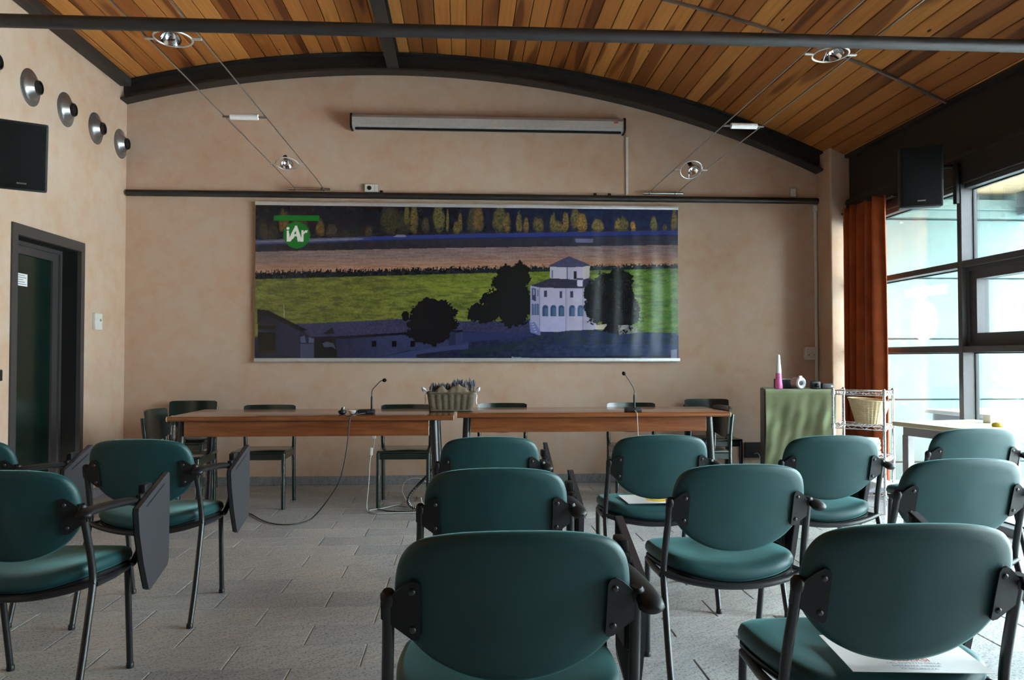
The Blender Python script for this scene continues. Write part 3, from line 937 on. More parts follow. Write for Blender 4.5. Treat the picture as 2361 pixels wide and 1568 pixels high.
MB().rbox(BX0 - .006, BX1 + .012, BY - .012, BY + .014, BZ0, BZ0 + .034, .006, 2).build('bottom_rail', 'banner_rail', bn, smooth=40)

# ================================================================== OUTSIDE THE WINDOWS
ew = struct(MB().box(3.66, 9.0, 7.55, 7.75, -.1, 3.2).build('wall_exterior', 'ext_joint'), 'pale teal panelled outside wall seen through the windows')
zs = [-.05, .13, .741, 1.337, 1.935, 2.518]
for i in range(5):
    MB().rbox(3.66, 9.0, 7.50, 7.55, zs[i] + .007, zs[i + 1] - .007, .004, 1).build('panel', 'ext_teal', ew)
MB().rbox(3.66, 9.0, 7.44, 7.55, 2.526, 2.60, .004, 1).build('ledge', 'ext_teal', ew)
MB().rbox(3.66, 9.0, 7.40, 7.55, 2.602, 2.70, .004, 1).build('ledge', 'ext_teal', ew)
for r_ in range(1, 5):
    for k in range(5):
        MB().lathe([(.012, 0), (.012, .004), (.004, .009)], 8, M=T(4.3 + k * .62, 7.50, zs[r_ + 1] - .035) @ RX(PI / 2)).build('rivet', 'ext_white', ew)
po = struct(MB().box(3.64, 5.6, 5.9, 7.75, 2.80, 2.86).build('ceiling_porch', 'soffit_wood'), 'pale wooden porch soffit outside the windows')
k = 0
spm = MB().rbox(0, 1.9, -.068, .068, 2.775, 2.80, .005, 1).mesh('plank', 'soffit_wood')
for k in range(13):
    o = link('plank', spm, po); o.location = (3.66, 5.98 + .14 * k, 0)
MB().box(5.42, 5.56, 5.9, 7.40, 2.55, 2.775).build('rafter', 'ext_dark', po)
struct(MB().box(3.62, 60, -50, 60, -.14, -.04).build('ground', 'ext_ground'), 'pale concrete terrace outside the windows')
tb = thing('terrace_table', 'white table on the terrace seen through the window', 'table', (4.70, 6.55, -.04), math.radians(8))
MB().rbox(-.55, .75, -.35, .35, .70, .735, .004, 1).build('table_top', 'ext_white', tb)
for sx in (-.48, .68):
    for sy in (-.29, .29):
        MB().rbox(sx - .02, sx + .02, sy - .02, sy + .02, 0, .70, .003, 1).build('leg', 'ext_grey', tb)
MB().box(-.5, .7, -.31, .31, .62, .70).build('apron', 'ext_grey', tb)
# white logo sticker on the glass
st = thing('window_sticker', 'white logo sticker of a bar above a disc on the window glass', 'sticker')
MB().box(GX - .0015, GX - .0003, 5.70, 6.23, 1.635, 1.705).build('bar', 'sticker_white', st)
M_ = T(GX - .0009, 5.975, 1.44) @ RY(PI / 2)
MB().lathe([(.155, -.0006), (.155, .0006)], 40, M=M_).build('disc', 'sticker_white', st)
STICKER = st

# ================================================================== WALL FITTINGS
# projection screen case
sc = thing('projection_screen', 'long silver projection screen case high on the back wall', 'screen')
prof = [(7.285, 3.245), (7.20, 3.245), (7.175, 3.265), (7.172, 3.335), (7.19, 3.362), (7.285, 3.365)]
MB().prism(prof, -1.010, 1.478, 'x').build('case', 'screen_case', sc, smooth=30)
cap = [(7.29, 3.236), (7.19, 3.236), (7.165, 3.26), (7.162, 3.345), (7.18, 3.372), (7.29, 3.374)]
for xa, xb in ((-1.028, -1.010), (1.478, 1.496)):
    MB().prism(cap, xa, xb, 'x').build('end_cap', 'black_plastic', sc)
MB().rbox(-.985, 1.455, 7.186, 7.212, 3.228, 3.247, .004, 1).build('bottom_bar', 'black_plastic', sc)
MB().box(1.385, 1.425, 7.1705, 7.1735, 3.318, 3.330).build('maker_mark', 'ink_red', sc)
def trunking(x, z0, z1, label, w=.012):
    return tag(MB().rbox(x - w, x + w, 7.275, 7.29, z0, z1, .003, 1).build('cable_trunking', 'white_plastic'), label, 'cable cover', 'white cable covers on the back wall')
trunking(1.527, 2.668, 3.225, 'white cable cover running down from the projection screen')
trunking(3.335, .93, 2.60, 'white cable cover on the wall beside the corner pillar')
MB().rbox(3.315, 3.354, 7.268, 7.29, 2.545, 2.60, .004, 1).build('corner_box', 'white_plastic', bpy.data.objects['cable_trunking.001'])
# outlets
so = thing('wall_socket', 'white wall socket above the tie tube near the centre', 'socket')
MB().rbox(-.905, -.785, 7.262, 7.29, 2.672, 2.742, .004, 2).build('plate', 'white_plastic', so)
MB().lathe([(.020, 0), (.020, .003), (.012, .005)], 14, M=T(-.862, 7.262, 2.708) @ RX(PI / 2)).build('socket_hole', 'outlet_black', so)
MB().box(-.815, -.812, 7.260, 7.262, 2.68, 2.735).build('groove', 'ink_grey', so)
for xx, lab in ((-.755, 'small dark cable clip beside the high wall socket'), (1.225, 'left of two small dark clips above the tie tube'), (1.36, 'right of two small dark clips above the tie tube')):
    tag(MB().rbox(xx - .014, xx + .014, 7.27, 7.29, 2.668, 2.690, .005, 2).build('cable_clip', 'outlet_black'), lab, 'clip')
tag(MB().rbox(3.09, 3.142, 7.262, 7.29, 2.678, 2.757, .006, 2).build('sensor_box', 'white_plastic'), 'small white sensor box above the tie tube near the pillar', 'sensor')
sb = thing('switch_box', 'white surface switch box low on the wall beside the pillar', 'switch')
MB().rbox(3.212, 3.332, 7.250, 7.29, 1.133, 1.256, .006, 2).build('body', 'white_plastic', sb)
for xx in (3.245, 3.297):
    MB().rbox(xx - .020, xx + .020, 7.244, 7.251, 1.155, 1.235, .004, 1).build('rocker', 'white_plastic', sb)
    MB().lathe([(.006, 0), (.006, .005), (.003, .007)], 10, M=T(xx, 7.244, 1.180) @ RX(PI / 2)).build('indicator', 'chrome', sb)
fb = thing('floor_socket', 'black wall socket box low beside the green cloth', 'socket')
MB().rbox(2.632, 2.803, 7.262, 7.29, .215, .360, .006, 2).build('box', 'outlet_black', fb)
MB().tube(smoothpath([(2.72, 7.262, .25), (2.735, 7.235, .262), (2.755, 7.225, .24), (2.77, 7.23, .16), (2.775, 7.24, .03)]), .004, 6).build('cord', 'cable_white', fb, smooth=60)
ws = thing('wall_intercom', 'small white wall box between the door and the corner', 'wall box')
MB().rbox(XL, XL + .028, 6.668, 6.792, 1.385, 1.520, .006, 2).build('body', 'white_plastic', ws)
MB().rbox(XL + .028, XL + .031, 6.745, 6.768, 1.455, 1.475, .001, 1).build('button', 'ink_grey', ws)
tag(MB().rbox(XL, XL + .02, 5.27, 5.385, 1.00, 1.075, .006, 2).build('light_switch', 'outlet_black'), 'dark light switch at the left edge, beside the door', 'switch')

# air nozzles on the left wall
noz_m = [
    ('flange', MB().lathe([(.128, 0), (.130, .003), (.124, .006), (.105, .008), (.090, .012), (.078, .024), (.064, .042), (.050, .056)], 36, closed_ends=False).mesh('flange', 'aluminium', 50)),
    ('throat', MB().lathe([(.050, .050), (.051, .056), (.048, .070), (.040, .072), (.036, .060)], 28).mesh('throat', 'black_plastic', 50))]
labs = ['cone-shaped metal air nozzle cut off at the left edge', 'frontmost whole cone-shaped metal air nozzle in the row', 'second whole cone-shaped metal air nozzle from the left edge', 'third whole cone-shaped metal air nozzle from the left edge', 'cone-shaped metal air nozzle nearest the room corner']
for k, yy in enumerate((5.21, 5.70, 6.195, 6.69, 7.16)):
    r_ = thing('air_nozzle', labs[k], 'air nozzle', (XL, yy, 3.05), 0, 'air nozzles on the left wall')
    for nm, me_ in noz_m:
        o = link(nm, me_, r_); o.rotation_euler = (0, PI / 2, 0)

# loudspeakers
def loudspeaker(name, label, w, h, d, M, arm):
    r_ = thing(name, label, 'loudspeaker')
    MB().rbox(-w / 2, w / 2, 0, d, -h / 2, h / 2, .012, 2, M=M).build('cabinet', 'speaker_black', r_, smooth=40)
    MB().rbox(-w / 2 + .012, w / 2 - .012, -.008, .002, -h / 2 + .012, h / 2 - .012, .006, 2, M=M).build('grille', 'grille_black', r_, smooth=40)
    MB().rbox(-.026, .026, -.0105, -.008, -h / 2 + .040, -h / 2 + .050, .001, 1, M=M).build('badge', 'chrome', r_)
    arm(r_)
    return r_
def arm_r(r_):
    MB().tube(smoothpath([(3.22, 5.47, 2.50), (3.34, 5.46, 2.515), (3.46, 5.40, 2.515), (3.494, 5.365, 2.50)]), .014, 8).build('bracket', 'speaker_black', r_, smooth=50)
    MB().rbox(3.470, 3.4985, 5.345, 5.383, 2.24, 2.53, .004, 1).build('mount_plate', 'speaker_black', r_)
loudspeaker('loudspeaker', 'black loudspeaker on a bracket in front of the window lintel', .272, .425, .17,
            T(3.180, 5.28, 2.414) @ RZ(math.radians(-25)) @ RX(math.radians(5)), arm_r)
def arm_l(r_):
    MB().tube([(XL, 5.16, 2.45), (XL + .29, 5.02, 2.41)], .016, 8).build('bracket', 'speaker_black', r_, smooth=50)
    MB().rbox(XL, XL + .012, 5.10, 5.22, 2.35, 2.55, .003, 1).build('mount_plate', 'speaker_black', r_)
loudspeaker('loudspeaker', 'black loudspeaker on the left wall, cut off by the picture edge', .27, .41, .16,
            T(-2.655, 4.90, 2.365) @ RZ(math.radians(30)) @ RX(math.radians(13)), arm_l)

# ================================================================== CABLE LIGHTING
def cable_track(xc, side):
    g_ = 'low-voltage cable lights'
    x0, x1, zc = xc - .13, xc + .13, 2.70
    w_ = thing('cable_track', 'pair of thin steel cables running along the %s of the ceiling' % side, 'cable track')
    for xx in (x0, x1):
        MB().tube([(xx, 7.235, zc - .012), (xx, 6.9, zc), (xx, YR, zc)], .0038, 6).build('cable', 'steel_wire', w_, smooth=60)
    MB().tube([(xc - .187, 7.236, zc - .014), (xc + .187, 7.236, zc - .014)], .011, 12).build('anchor_bar', 'chrome', w_, smooth=50)
    for xx in (xc - .12, xc + .12):
        MB().tube([(xx, 7.236, zc - .014), (xx, 7.29, zc - .014)], .007, 8).build('anchor_stud', 'steel_wire', w_, smooth=50)
        MB().torus(.0125, .003, 16, 6, M=T(xx - .01, 7.236, zc - .014) @ RY(PI / 2)).build('cable_clamp', 'black_plastic', w_, smooth=60)
    # frosted tube fitting
    y_ = 5.107
    tf = thing('tube_light', 'white frosted tube fitting clipped between the %s ceiling cables' % side, 'light', (0, 0, 0), 0, g_)
    MB().tube([(xc - .090, y_, zc - .009), (xc - .087, y_, zc - .009), (xc + .087, y_, zc - .009), (xc + .090, y_, zc - .009)], [.014, .0195, .0195, .014], 18).build('tube', 'ceramic', tf, smooth=40)
    for s_ in (-1, 1):
        MB().rbox(min(xc + s_ * .090, xc + s_ * .137), max(xc + s_ * .090, xc + s_ * .137), y_ - .008, y_ + .008, zc - .015, zc - .0045, .002, 1).build('clip', 'aluminium', tf)
    # reflector lamps in rings
    for (y_, tl, pn, rt, wh) in ((6.33, math.radians(-36), .45, math.radians(-20 if xc < 0 else -40), 'nearer the back wall'), (3.868, math.radians(-22), .3, math.radians(-3), 'beside the foreground tie tube')):
        lp = thing('ring_spotlight', 'reflector lamp in a ring on the %s ceiling cables, %s' % (side, wh), 'spotlight', (xc, y_, zc - .0088), 0, g_)
        R_ = .088
        MB().torus(R_, .0052, 36, 8, M=RX(rt)).build('ring', 'ring_grey', lp, smooth=60)
        for s_ in (-1, 1):
            MB().rbox(min(s_ * R_, s_ * .136), max(s_ * R_, s_ * .136), -.008, .008, -.005, .004, .002, 1).build('clip_arm', 'ring_grey', lp)
        A = T(0, -.030, .012) @ RZ(pn) @ RX(tl)
        MB().lathe([(.010, .062), (.014, .060), (.0145, .020), (.020, .016), (.034, -.006), (.046, -.028), (.048, -.034)], 24, M=A, closed_ends=False).build('bulb_shell', 'chrome', lp, smooth=50)
        MB().lathe([(.0455, -.033), (.038, -.014), (.024, .006), (.009, .012), (.0085, -.010), (.004, -.018)], 24, M=A, closed_ends=False).build('reflector', 'reflector', lp, smooth=60)
        MB().lathe([(.0165, .058), (.0165, .022)], 16, M=A).build('socket', 'black_plastic', lp, smooth=40)
        MB().tube([tuple(A @ Vector((0, 0, .050))), (0, R_ * .5, .03), tuple(RX(rt) @ Vector((0, R_, 0)))], .0035, 6).build('stem', 'aluminium', lp, smooth=50)
cable_track(-1.400, 'left')
cable_track(1.858, 'right')

# ================================================================== TEAL CONFERENCE CHAIRS
def spline_closed(half, k=5):
    """closed outline from a right-hand half profile (first and last point on the axis)"""
    pts = list(half) + [(-p[0], p[1]) for p in reversed(half[1:-1])]
    n = len(pts)
    out = []
    for i in range(n):
        p0, p1, p2, p3 = (Vector(pts[(i + j) % n]) for j in (-1, 0, 1, 2))
        for j in range(k):
            t = j / k
            out.append(0.5 * ((2 * p1) + (-p0 + p2) * t + (2 * p0 - 5 * p1 + 4 * p2 - p3) * t * t + (-p0 + 3 * p1 - 3 * p2 + p3) * t ** 3))
    return out
def pad_mesh(name, outline, centre, rings, place, mat):
    n = len(outline)
    vs = []; fs = []
    c = Vector(centre)
    for s_, off in rings:
        for p in outline:
            q = c + (p - c) * max(s_, 1e-3)
            vs.append(place(q.x, q.y, off))
    for i in range(len(rings) - 1):
        for k in range(n):
            k2 = (k + 1) % n
            fs.append((i * n + k, i * n + k2, (i + 1) * n + k2, (i + 1) * n + k))
    fs.append(tuple(range(n - 1, -1, -1))); fs.append(tuple((len(rings) - 1) * n + k for k in range(n)))
    return MB().add(vs, fs).mesh(name, mat, 70)
def post_y(z):
    return 0.090 - 0.29 * (z - 0.645)
back_half = [(0, .800), (.107, .7956), (.178, .780), (.211, .748), (.224, .697), (.222, .642), (.2085, .598), (.167, .5487), (.1125, .5157), (.0576, .4985), (0, .493)]
back_out = spline_closed(back_half)
rings = [(0, 0), (.45, 0), (.80, .0), (.93, .002), (.98, .007), (1.0, .017), (1.0, .027), (.975, .038), (.92, .045), (.75, .052), (.4, .056), (0, .057)]
cm = {}
cm['backrest'] = pad_mesh('backrest', back_out, (0, .655), rings, lambda x, z, o: (x, post_y(z) - .030 + o + .55 * x * x, z), 'fabric')
seat_half = [(0, .098), (.10, .106), (.165, .122), (.212, .155), (.231, .22), (.238, .32), (.236, .42), (.224, .50), (.188, .546), (.10, .562), (0, .566)]
seat_out = spline_closed(seat_half)
def seat_z(x, y, o):
    rear = max(0.0, 1 - (y - .1) / .42)
    front = max(0.0, (y - .42) / .15)
    return o + .034 * (x / .23) ** 2 * rear - .014 * front * front - .012 * rear * (1 - (x / .23) ** 2)
rings_s = [(0, .402), (.8, .402), (.96, .407), (1.0, .420), (1.0, .434), (.975, .448), (.91, .456), (.75, .461), (.4, .458), (0, .455)]
cm['seat'] = pad_mesh('seat', seat_out, (0, .33), rings_s, lambda x, y, o: (x, y, seat_z(x, y, o)), 'fabric')
rings_b = [(0, .384), (.9, .384), (.965, .387), (.985, .394), (.985, .404), (0, .404)]
cm['seat_shell'] = pad_mesh('seat_shell', seat_out, (0, .33), rings_b, lambda x, y, o: (x, y, seat_z(x, y, o)), 'black_plastic')
m = MB()
m.tube(smoothpath([(-.25, .142, .420), (-.17, .118, .398), (-.08, .100, .385), (0, .096, .382), (.08, .100, .385), (.17, .118, .398), (.25, .142, .420)]), .0115, 10)
m.tube([(-.226, .452, .388), (.226, .452, .388)], .011, 10)
for s_ in (-1, 1):
    m.tube([(s_ * .249, .142, .412), (s_ * .240, .30, .398), (s_ * .226, .455, .390)], .0115, 10)
cm['seat_frame'] = m.mesh('seat_frame', 'tube_black', 50)
def rear_leg(s_):
    pts = smoothpath([(s_ * .247, 0, .004), (s_ * .249, .052, .15), (s_ * .247, .112, .33), (s_ * .245, .138, .405), (s_ * .243, .144, .44), (s_ * .241, .130, .51), (s_ * .237, post_y(.62), .62), (s_ * .236, post_y(.668), .668)])
    return MB().tube(pts, .0118, 12).mesh('leg', 'tube_black', 50)
def front_leg(s_):
    return MB().tube([(s_ * .214, .513, .004), (s_ * .226, .452, .395)], .0115, 12).mesh('leg', 'tube_black', 50)
legs = [(rear_leg(-1), (-.247, 0)), (rear_leg(1), (.247, 0)), (front_leg(-1), (-.214, .513)), (front_leg(1), (.214, .513))]
def foot_mesh():
    return MB().lathe([(.0135, 0), (.0140, .004), (.0135, .018), (.0120, .020)], 12).mesh('foot_cap', 'black_plastic', 40)
foot = foot_mesh()
def bracket(s_):
    pl = [(.176, .590), (.181, .585), (.192, .587), (.232, .617), (.250, .627), (.250, .661), (.238, .668), (.204, .699), (.192, .706), (.181, .703), (.176, .694)]
    vs = []
    n = len(pl)
    for dy in (-.007, .001):
        for x, z in pl:
            vs.append((s_ * x, post_y(z) + dy - .031 + .50 * x * x, z))
    fs = [tuple(range(n)), tuple(range(2 * n - 1, n - 1, -1))] + [(i, i + n, (i + 1) % n + n, (i + 1) % n) for i in range(n)]
    return MB().add(vs, fs).mesh('back_bracket', 'black_plastic')
brk = [bracket(-1), bracket(1)]
scr = MB().lathe([(.0068, 0), (.0068, .002), (.0045, .0042), (.002, .0046)], 12).mesh('screw', 'screw_steel', 50)
cap_ = MB().lathe([(.0135, -.012), (.0150, -.004), (.0150, .008), (.010, .016)], 12).mesh('post_cap', 'black_plastic', 50)
arm_pts = smoothpath([(.256, .030, .650), (.256, .042, .654), (.257, .075, .661), (.260, .20, .656), (.264, .36, .642), (.266, .46, .624), (.266, .505, .606)], 4)
nr = len(arm_pts)
rad = [.012 + .013 * min(1, i / 4) if i < 5 else .025 - .006 * max(0, (i - nr + 9) / 9) for i in range(nr)]
cm['armrest'] = MB().tube(arm_pts, rad, 14, sx=.56, up=(1, 0, 0)).mesh('armrest', 'black_plastic', 60)
cm['arm_support'] = MB().tube(smoothpath([(.268, .480, .622), (.268, .528, .590), (.262, .545, .545), (.252, .535, .490), (.243, .505, .430), (.236, .470, .392)]), [.017] * 20 + [.013], 10, sx=.7).mesh('arm_support', 'black_plastic', 60)
tp = [(.322, .608), (.326, .622), (.590, .708), (.604, .712), (.614, .704), (.617, .60), (.612, .375), (.600, .356), (.452, .314), (.432, .309), (.420, .316), (.372, .42), (.335, .53)]
cm['writing_tablet'] = MB().prism(tp, .306, .324, 'x', M=T(-.009, 0, 0)).mesh('writing_tablet', 'tablet_laminate')
cm['tablet_rim'] = MB().prism([(.322, .608), (.326, .622), (.590, .708), (.604, .712), (.612, .707), (.60, .700), (.34, .616), (.345, .535), (.380, .425), (.428, .322), (.420, .316), (.372, .42), (.335, .53)], .2935, .2975, 'x').prism([(.345, .612), (.596, .694), (.600, .60), (.596, .382), (.452, .328), (.432, .324), (.388, .43), (.352, .535)], .2945, .2973, 'x').mesh('tablet_rim', 'grille_black')
cm['tablet_hinge'] = MB().rbox(.272, .2945, .395, .470, .585, .660, .008, 2).rbox(.278, .2945, .40, .53, .44, .60, .006, 1).rbox(.268, .2945, .43, .50, .655, .690, .008, 2).mesh('tablet_hinge', 'black_plastic', 40)
slot = MB()
q0, q1 = Vector((.395, .618)), Vector((.560, .672))
dd = (q1 - q0).normalized(); nn_ = Vector((-dd.y, dd.x)) * .0035
slot.prism([tuple(q0 - nn_), tuple(q1 - nn_), tuple(q1 + nn_), tuple(q0 + nn_)], .3148, .3156, 'x')
pen = slot.mesh('pen_slot', 'black_plastic')

def conference_chair(x, y, yaw_deg, label, sc=1.0):
    r_ = thing('conference_chair', label, 'chair', (x, y, 0), math.radians(yaw_deg), 'teal conference chairs in rows')
    r_.scale = (sc, sc, sc)
    for nm in ('backrest', 'seat', 'seat_shell', 'seat_frame', 'armrest', 'arm_support', 'tablet_hinge'):
        link(nm, cm[nm], r_)
    tb_ = link('writing_tablet', cm['writing_tablet'], r_)
    link('tablet_rim', cm['tablet_rim'], tb_)
    link('pen_slot', pen, tb_)
    for me_, (fx, fy) in legs:
        lg = link('leg', me_, r_)
        ft = link('foot_cap', foot, lg); ft.location = (fx, fy, 0)
    for me_, s_ in zip(brk, (-1, 1)):
        b_ = link('back_bracket', me_, r_)
        for z in (.608, .685):
            o = link('screw', scr, b_); o.location = (s_ * .190, post_y(z) - .0195, z); o.rotation_euler = (PI / 2 + .28, 0, 0)
        pc = link('post_cap', cap_, b_); pc.location = (s_ * .236, post_y(.668), .668); pc.rotation_euler = (.28, 0, 0)
    return r_

CH = [
    (.098, 1.462, 0, 1.028, 'teal padded chair nearest the camera, large at bottom centre'),
    (.104, 2.425, 0, 1.01, 'teal padded chair directly behind the nearest one, second in the centre column'),
    (.120, 3.490, 0, 1.0, 'teal padded chair farthest back in the centre column, before the gap between tables'),
    (.905, 3.520, 0, 1.0, 'back-row teal chair in front of the right table with a flyer on its seat'),
    (.925, 2.525, 0, 1.0, 'teal padded chair with its whole backrest and empty seat visible, right of centre'),
    (.938, 1.540, -1, 1.012, 'large teal padded chair at bottom right with a white printed sheet on its seat'),
    (1.685, 3.450, 0, 1.0, 'teal padded chair in front of the green draped cabinet'),
    (1.762, 2.620, 1, 1.0, 'teal padded chair near the right edge, just behind the large bottom-right one'),
    (2.555, 3.740, 0, 1.0, 'teal padded chair farthest right, in front of the pale window table'),
    (-1.410, 3.475, -1.5, 1.0, 'teal padded chair at left before the left table, writing tablet hanging'),
    (-1.450, 2.530, 0, 1.0, 'teal padded chair at lower left, partly cut by the picture edge'),
    (-2.185, 3.520, 0, 1.0, 'teal padded chair in front of the dark door, at the left edge'),
    (-1.465, 1.430, 0, 1.0, 'chair of which only the dark writing tablet shows at the bottom left edge'),
]
chairs = [conference_chair(x, y, a_, lab, s_) for x, y, a_, s_, lab in CH]

# printed sheets lying on two seats
def flyer(label, x, y, z, rz, tilt):
    f_ = thing('flyer', label, 'flyer', (x, y, z), rz)
    f_.rotation_euler = (tilt, 0, rz)
    MB().box(-.148, .148, -.105, .105, 0, .0012).build('sheet', 'paper', f_)
    return f_
def text(s_, size, loc, mat, parent):
    cu = bpy.data.curves.new('t', 'FONT')
    cu.body = s_; cu.size = size; cu.align_x = 'CENTER'; cu.align_y = 'CENTER'
    o = bpy.data.objects.new('t', cu)
    C.objects.link(o)
    bpy.context.view_layer.update()
    me_ = bpy.data.meshes.new_from_object(o.evaluated_get(bpy.context.evaluated_depsgraph_get()))
    bpy.data.objects.remove(o)
    me_.materials.clear(); me_.materials.append(MT[mat])
    p = link('lettering', me_, parent)
    p.location = loc
    return p
# faint cut-out letters of the window sticker, read from outside
lt = text('iAr', .17, (GX - .0020, 5.975, 1.44), 'sticker_letter', STICKER)
lt.rotation_euler = (PI / 2, 0, PI / 2)
f1 = flyer('white printed sheet with red lettering on the large bottom-right chair', .988, 1.740, .4830, math.radians(-6), math.radians(1))
MB().lathe([(.052, .0012), (.052, .0016)], 28, M=T(-.030, .048, 0)).build('yellow_disc', 'ink_yellow', f1)
text('QUI NON', .024, (.0, -.016, .0017), 'ink_red', f1)
text('SEDERSI', .024, (.0, -.040, .0017), 'ink_red', f1)
text('NEL RISPETTO DELLA', .012, (.0, -.058, .0017), 'ink_grey', f1)
text('DISTANZA MINIMA', .012, (.0, -.073, .0017), 'ink_grey', f1)
text('DI SICUREZZA', .012, (.0, -.088, .0017), 'ink_grey', f1)
f2 = flyer('white flyer with a yellow face on the back-row chair seat', .915, 3.775, .4705, math.radians(2), math.radians(1))
MB().lathe([(.060, .0012), (.060, .0016)], 28, M=T(.02, -.02, 0)).build('yellow_disc', 'ink_yellow', f2)
MB().torus(.036, .004, 20, 6, M=T(.02, -.02, .0012) @ Matrix.Scale(.15, 4, (0, 0, 1))).build('printed_ring', 'ink_red', f2)

# ================================================================== GREEN WOODEN CHAIRS BEHIND THE TABLE
wc = {}
def wback(u, v, o):
    x = -.205 + .41 * u
    e = abs(2 * u - 1)
    zt = .772 - .010 * max(0, (e - .86) / .14) ** 2
    zb = .525 + .045 * e ** 2.2
    z = zb + (zt - zb) * v
    y = -.035 + .050 * e * e - .10 * (z - .60) + o
    return (x, y, z)
m = MB()
nu_, nv_ = 20, 6
vs = [wback(i / nu_, j / nv_, 0) for j in range(nv_ + 1) for i in range(nu_ + 1)] + [wback(i / nu_, j / nv_, .014) for j in range(nv_ + 1) for i in range(nu_ + 1)]
N1 = (nu_ + 1) * (nv_ + 1)
fs = []
ix = lambda i, j: j * (nu_ + 1) + i
for j in range(nv_):
    for i in range(nu_):
        q = (ix(i, j), ix(i + 1, j), ix(i + 1, j + 1), ix(i, j + 1))
        fs.append(q); fs.append(tuple(N1 + k for k in reversed(q)))
ed = [ix(i, 0) for i in range(nu_ + 1)] + [ix(nu_, j) for j in range(1, nv_ + 1)] + [ix(i, nv_) for i in range(nu_ - 1, -1, -1)] + [ix(0, j) for j in range(nv_ - 1, 0, -1)]
for i in range(len(ed)):
    a_, b_ = ed[i], ed[(i + 1) % len(ed)]
    fs.append((a_, b_, N1 + b_, N1 + a_))
m.add(vs, fs)
wc['backrest'] = m.mesh('backrest', 'chair_wood', 40)
wc['seat'] = MB().rbox(-.200, .200, .005, .395, .425, .441, .007, 2).mesh('seat', 'chair_wood', 40)
m = MB()
m.rbox(-.195, .195, .362, .382, .375, .424, .003, 1).rbox(-.195, .195, .0, .02, .375, .424, .003, 1)
for s_ in (-1, 1):
    m.rbox(min(s_ * .178, s_ * .198), max(s_ * .178, s_ * .198), .0, .38, .375, .424, .003, 1)
wc['apron'] = m.mesh('apron', 'chair_wood')
wlegs = []
for s_ in (-1, 1):
    wlegs.append(MB().tube([(s_ * .190, -.020, 0), (s_ * .190, .008, .40), (s_ * .194, .004, .56), (s_ * .196, -.012, .72)], .0155, 10).mesh('leg', 'chair_wood', 50))
    wlegs.append(MB().tube([(s_ * .190, .372, 0), (s_ * .190, .370, .424)], .0155, 10).mesh('leg', 'chair_wood', 50))
def wooden_chair(x, y, deg, label):
    r_ = thing('wooden_chair', label, 'chair', (x, y, 0), math.radians(deg), 'green wooden chairs around the long tables')
    for nm, me_ in wc.items():
        link(nm, me_, r_)
    for me_ in wlegs:
        link('leg', me_, r_)
wooden_chair(-1.557, 6.490, 180, 'dark green wooden chair behind the left half of the left table')
wooden_chair(-.459, 6.470, 180, 'dark green wooden chair behind the left table, left of the lavender basket')
wooden_chair(.325, 6.610, 180, 'dark green wooden chair just right of the lavender basket')
wooden_chair(1.410, 6.600, 180, 'dark green wooden chair behind the right microphone')
wooden_chair(-2.385, 7.165, 180, 'dark green wooden chair against the back wall in the left corner')
wooden_chair(2.235, 7.165, 180, 'dark green wooden chair against the back wall by the cabinet shadow')
wooden_chair(-2.275, 6.000, -90, 'dark green wooden chair turned sideways at the left end of the tables')
wooden_chair(2.045, 6.140, 90, 'green wooden chair turned sideways at the right end of the tables')
# water bottles on the corner chair
def bottle(label, M):
    b_ = thing('water_bottle', label, 'bottle', (0, 0, 0), 0, 'clear plastic water bottles on the corner chair')
    MB().lathe([(.028, 0), (.032, .006), (.032, .05), (.030, .055), (.032, .06), (.032, .12), (.029, .14), (.016, .175), (.012, .185), (.012, .20)], 18, M=M).build('body', 'bottle_clear', b_, smooth=50)
    MB().lathe([(.014, .198), (.014, .215), (.012, .217)], 14, M=M).build('cap', 'white_plastic', b_, smooth=40)
bottle('clear plastic water bottle standing on the corner chair seat', T(-2.475, 6.92, .4415))
bottle('clear plastic water bottle lying on its side at the front of the corner chair', T(-2.34, 6.845, .4735) @ RZ(.25) @ RY(PI / 2))
bottle('clear plastic water bottle lying behind the other one on the corner chair', T(-2.37, 6.925, .4735) @ RZ(.15) @ RY(PI / 2))

# ================================================================== LONG TABLES
ZT = .745
def long_table(x0, x1, y0, y1, label):
    r_ = thing('conference_table', label, 'table', ((x0 + x1) / 2, (y0 + y1) / 2, 0), 0, 'long wooden tables')
    a_, b_ = (x1 - x0) / 2, (y1 - y0) / 2
    rr = .017
    prof = [(-b_ + rr - rr * math.sin(k * PI / 8), ZT - rr + rr * math.cos(k * PI / 8)) for k in range(9)] + [(b_ - rr + rr * math.sin(k * PI / 8), ZT - rr - rr * math.cos(k * PI / 8)) for k in range(9)]
    MB().prism(prof, -a_, a_, 'x').build('table_top', 'table_wood', r_, smooth=30)
    for s_ in (-1, 1):
        MB().tube([(s_ * a_, -b_ + rr, ZT - rr), (s_ * (a_ + .006), -b_ + rr, ZT - rr)], rr * 1.04, 16).build('edge_cap', 'wicker_pale', r_, smooth=40)
    MB().rbox(-a_ + .10, a_ - .17, -b_ + .045, -b_ + .065, .602, ZT - .036, .002, 1).build('apron', 'table_wood', r_)
    MB().rbox(-a_ + .10, a_ - .17, b_ - .065, b_ - .045, .602, ZT - .036, .002, 1).build('apron', 'table_wood', r_)
    for sx in (-1, 1):
        for sy in (-1, 1):
            xx = -a_ + .075 if sx < 0 else a_ - .14
            MB().tube([(xx + sx * .035, sy * (b_ - .06), 0), (xx, sy * (b_ - .085), ZT - .034)], [.024, .028], 16).build('leg', 'tube_black', r_, smooth=40)
    return r_
long_table(-2.037, -.072, 5.575, 6.400, 'left of two long brown wooden tables, under the left microphone')
long_table(-.046, 1.990, 5.790, 6.505, 'right of two long brown wooden tables, under the right microphone')

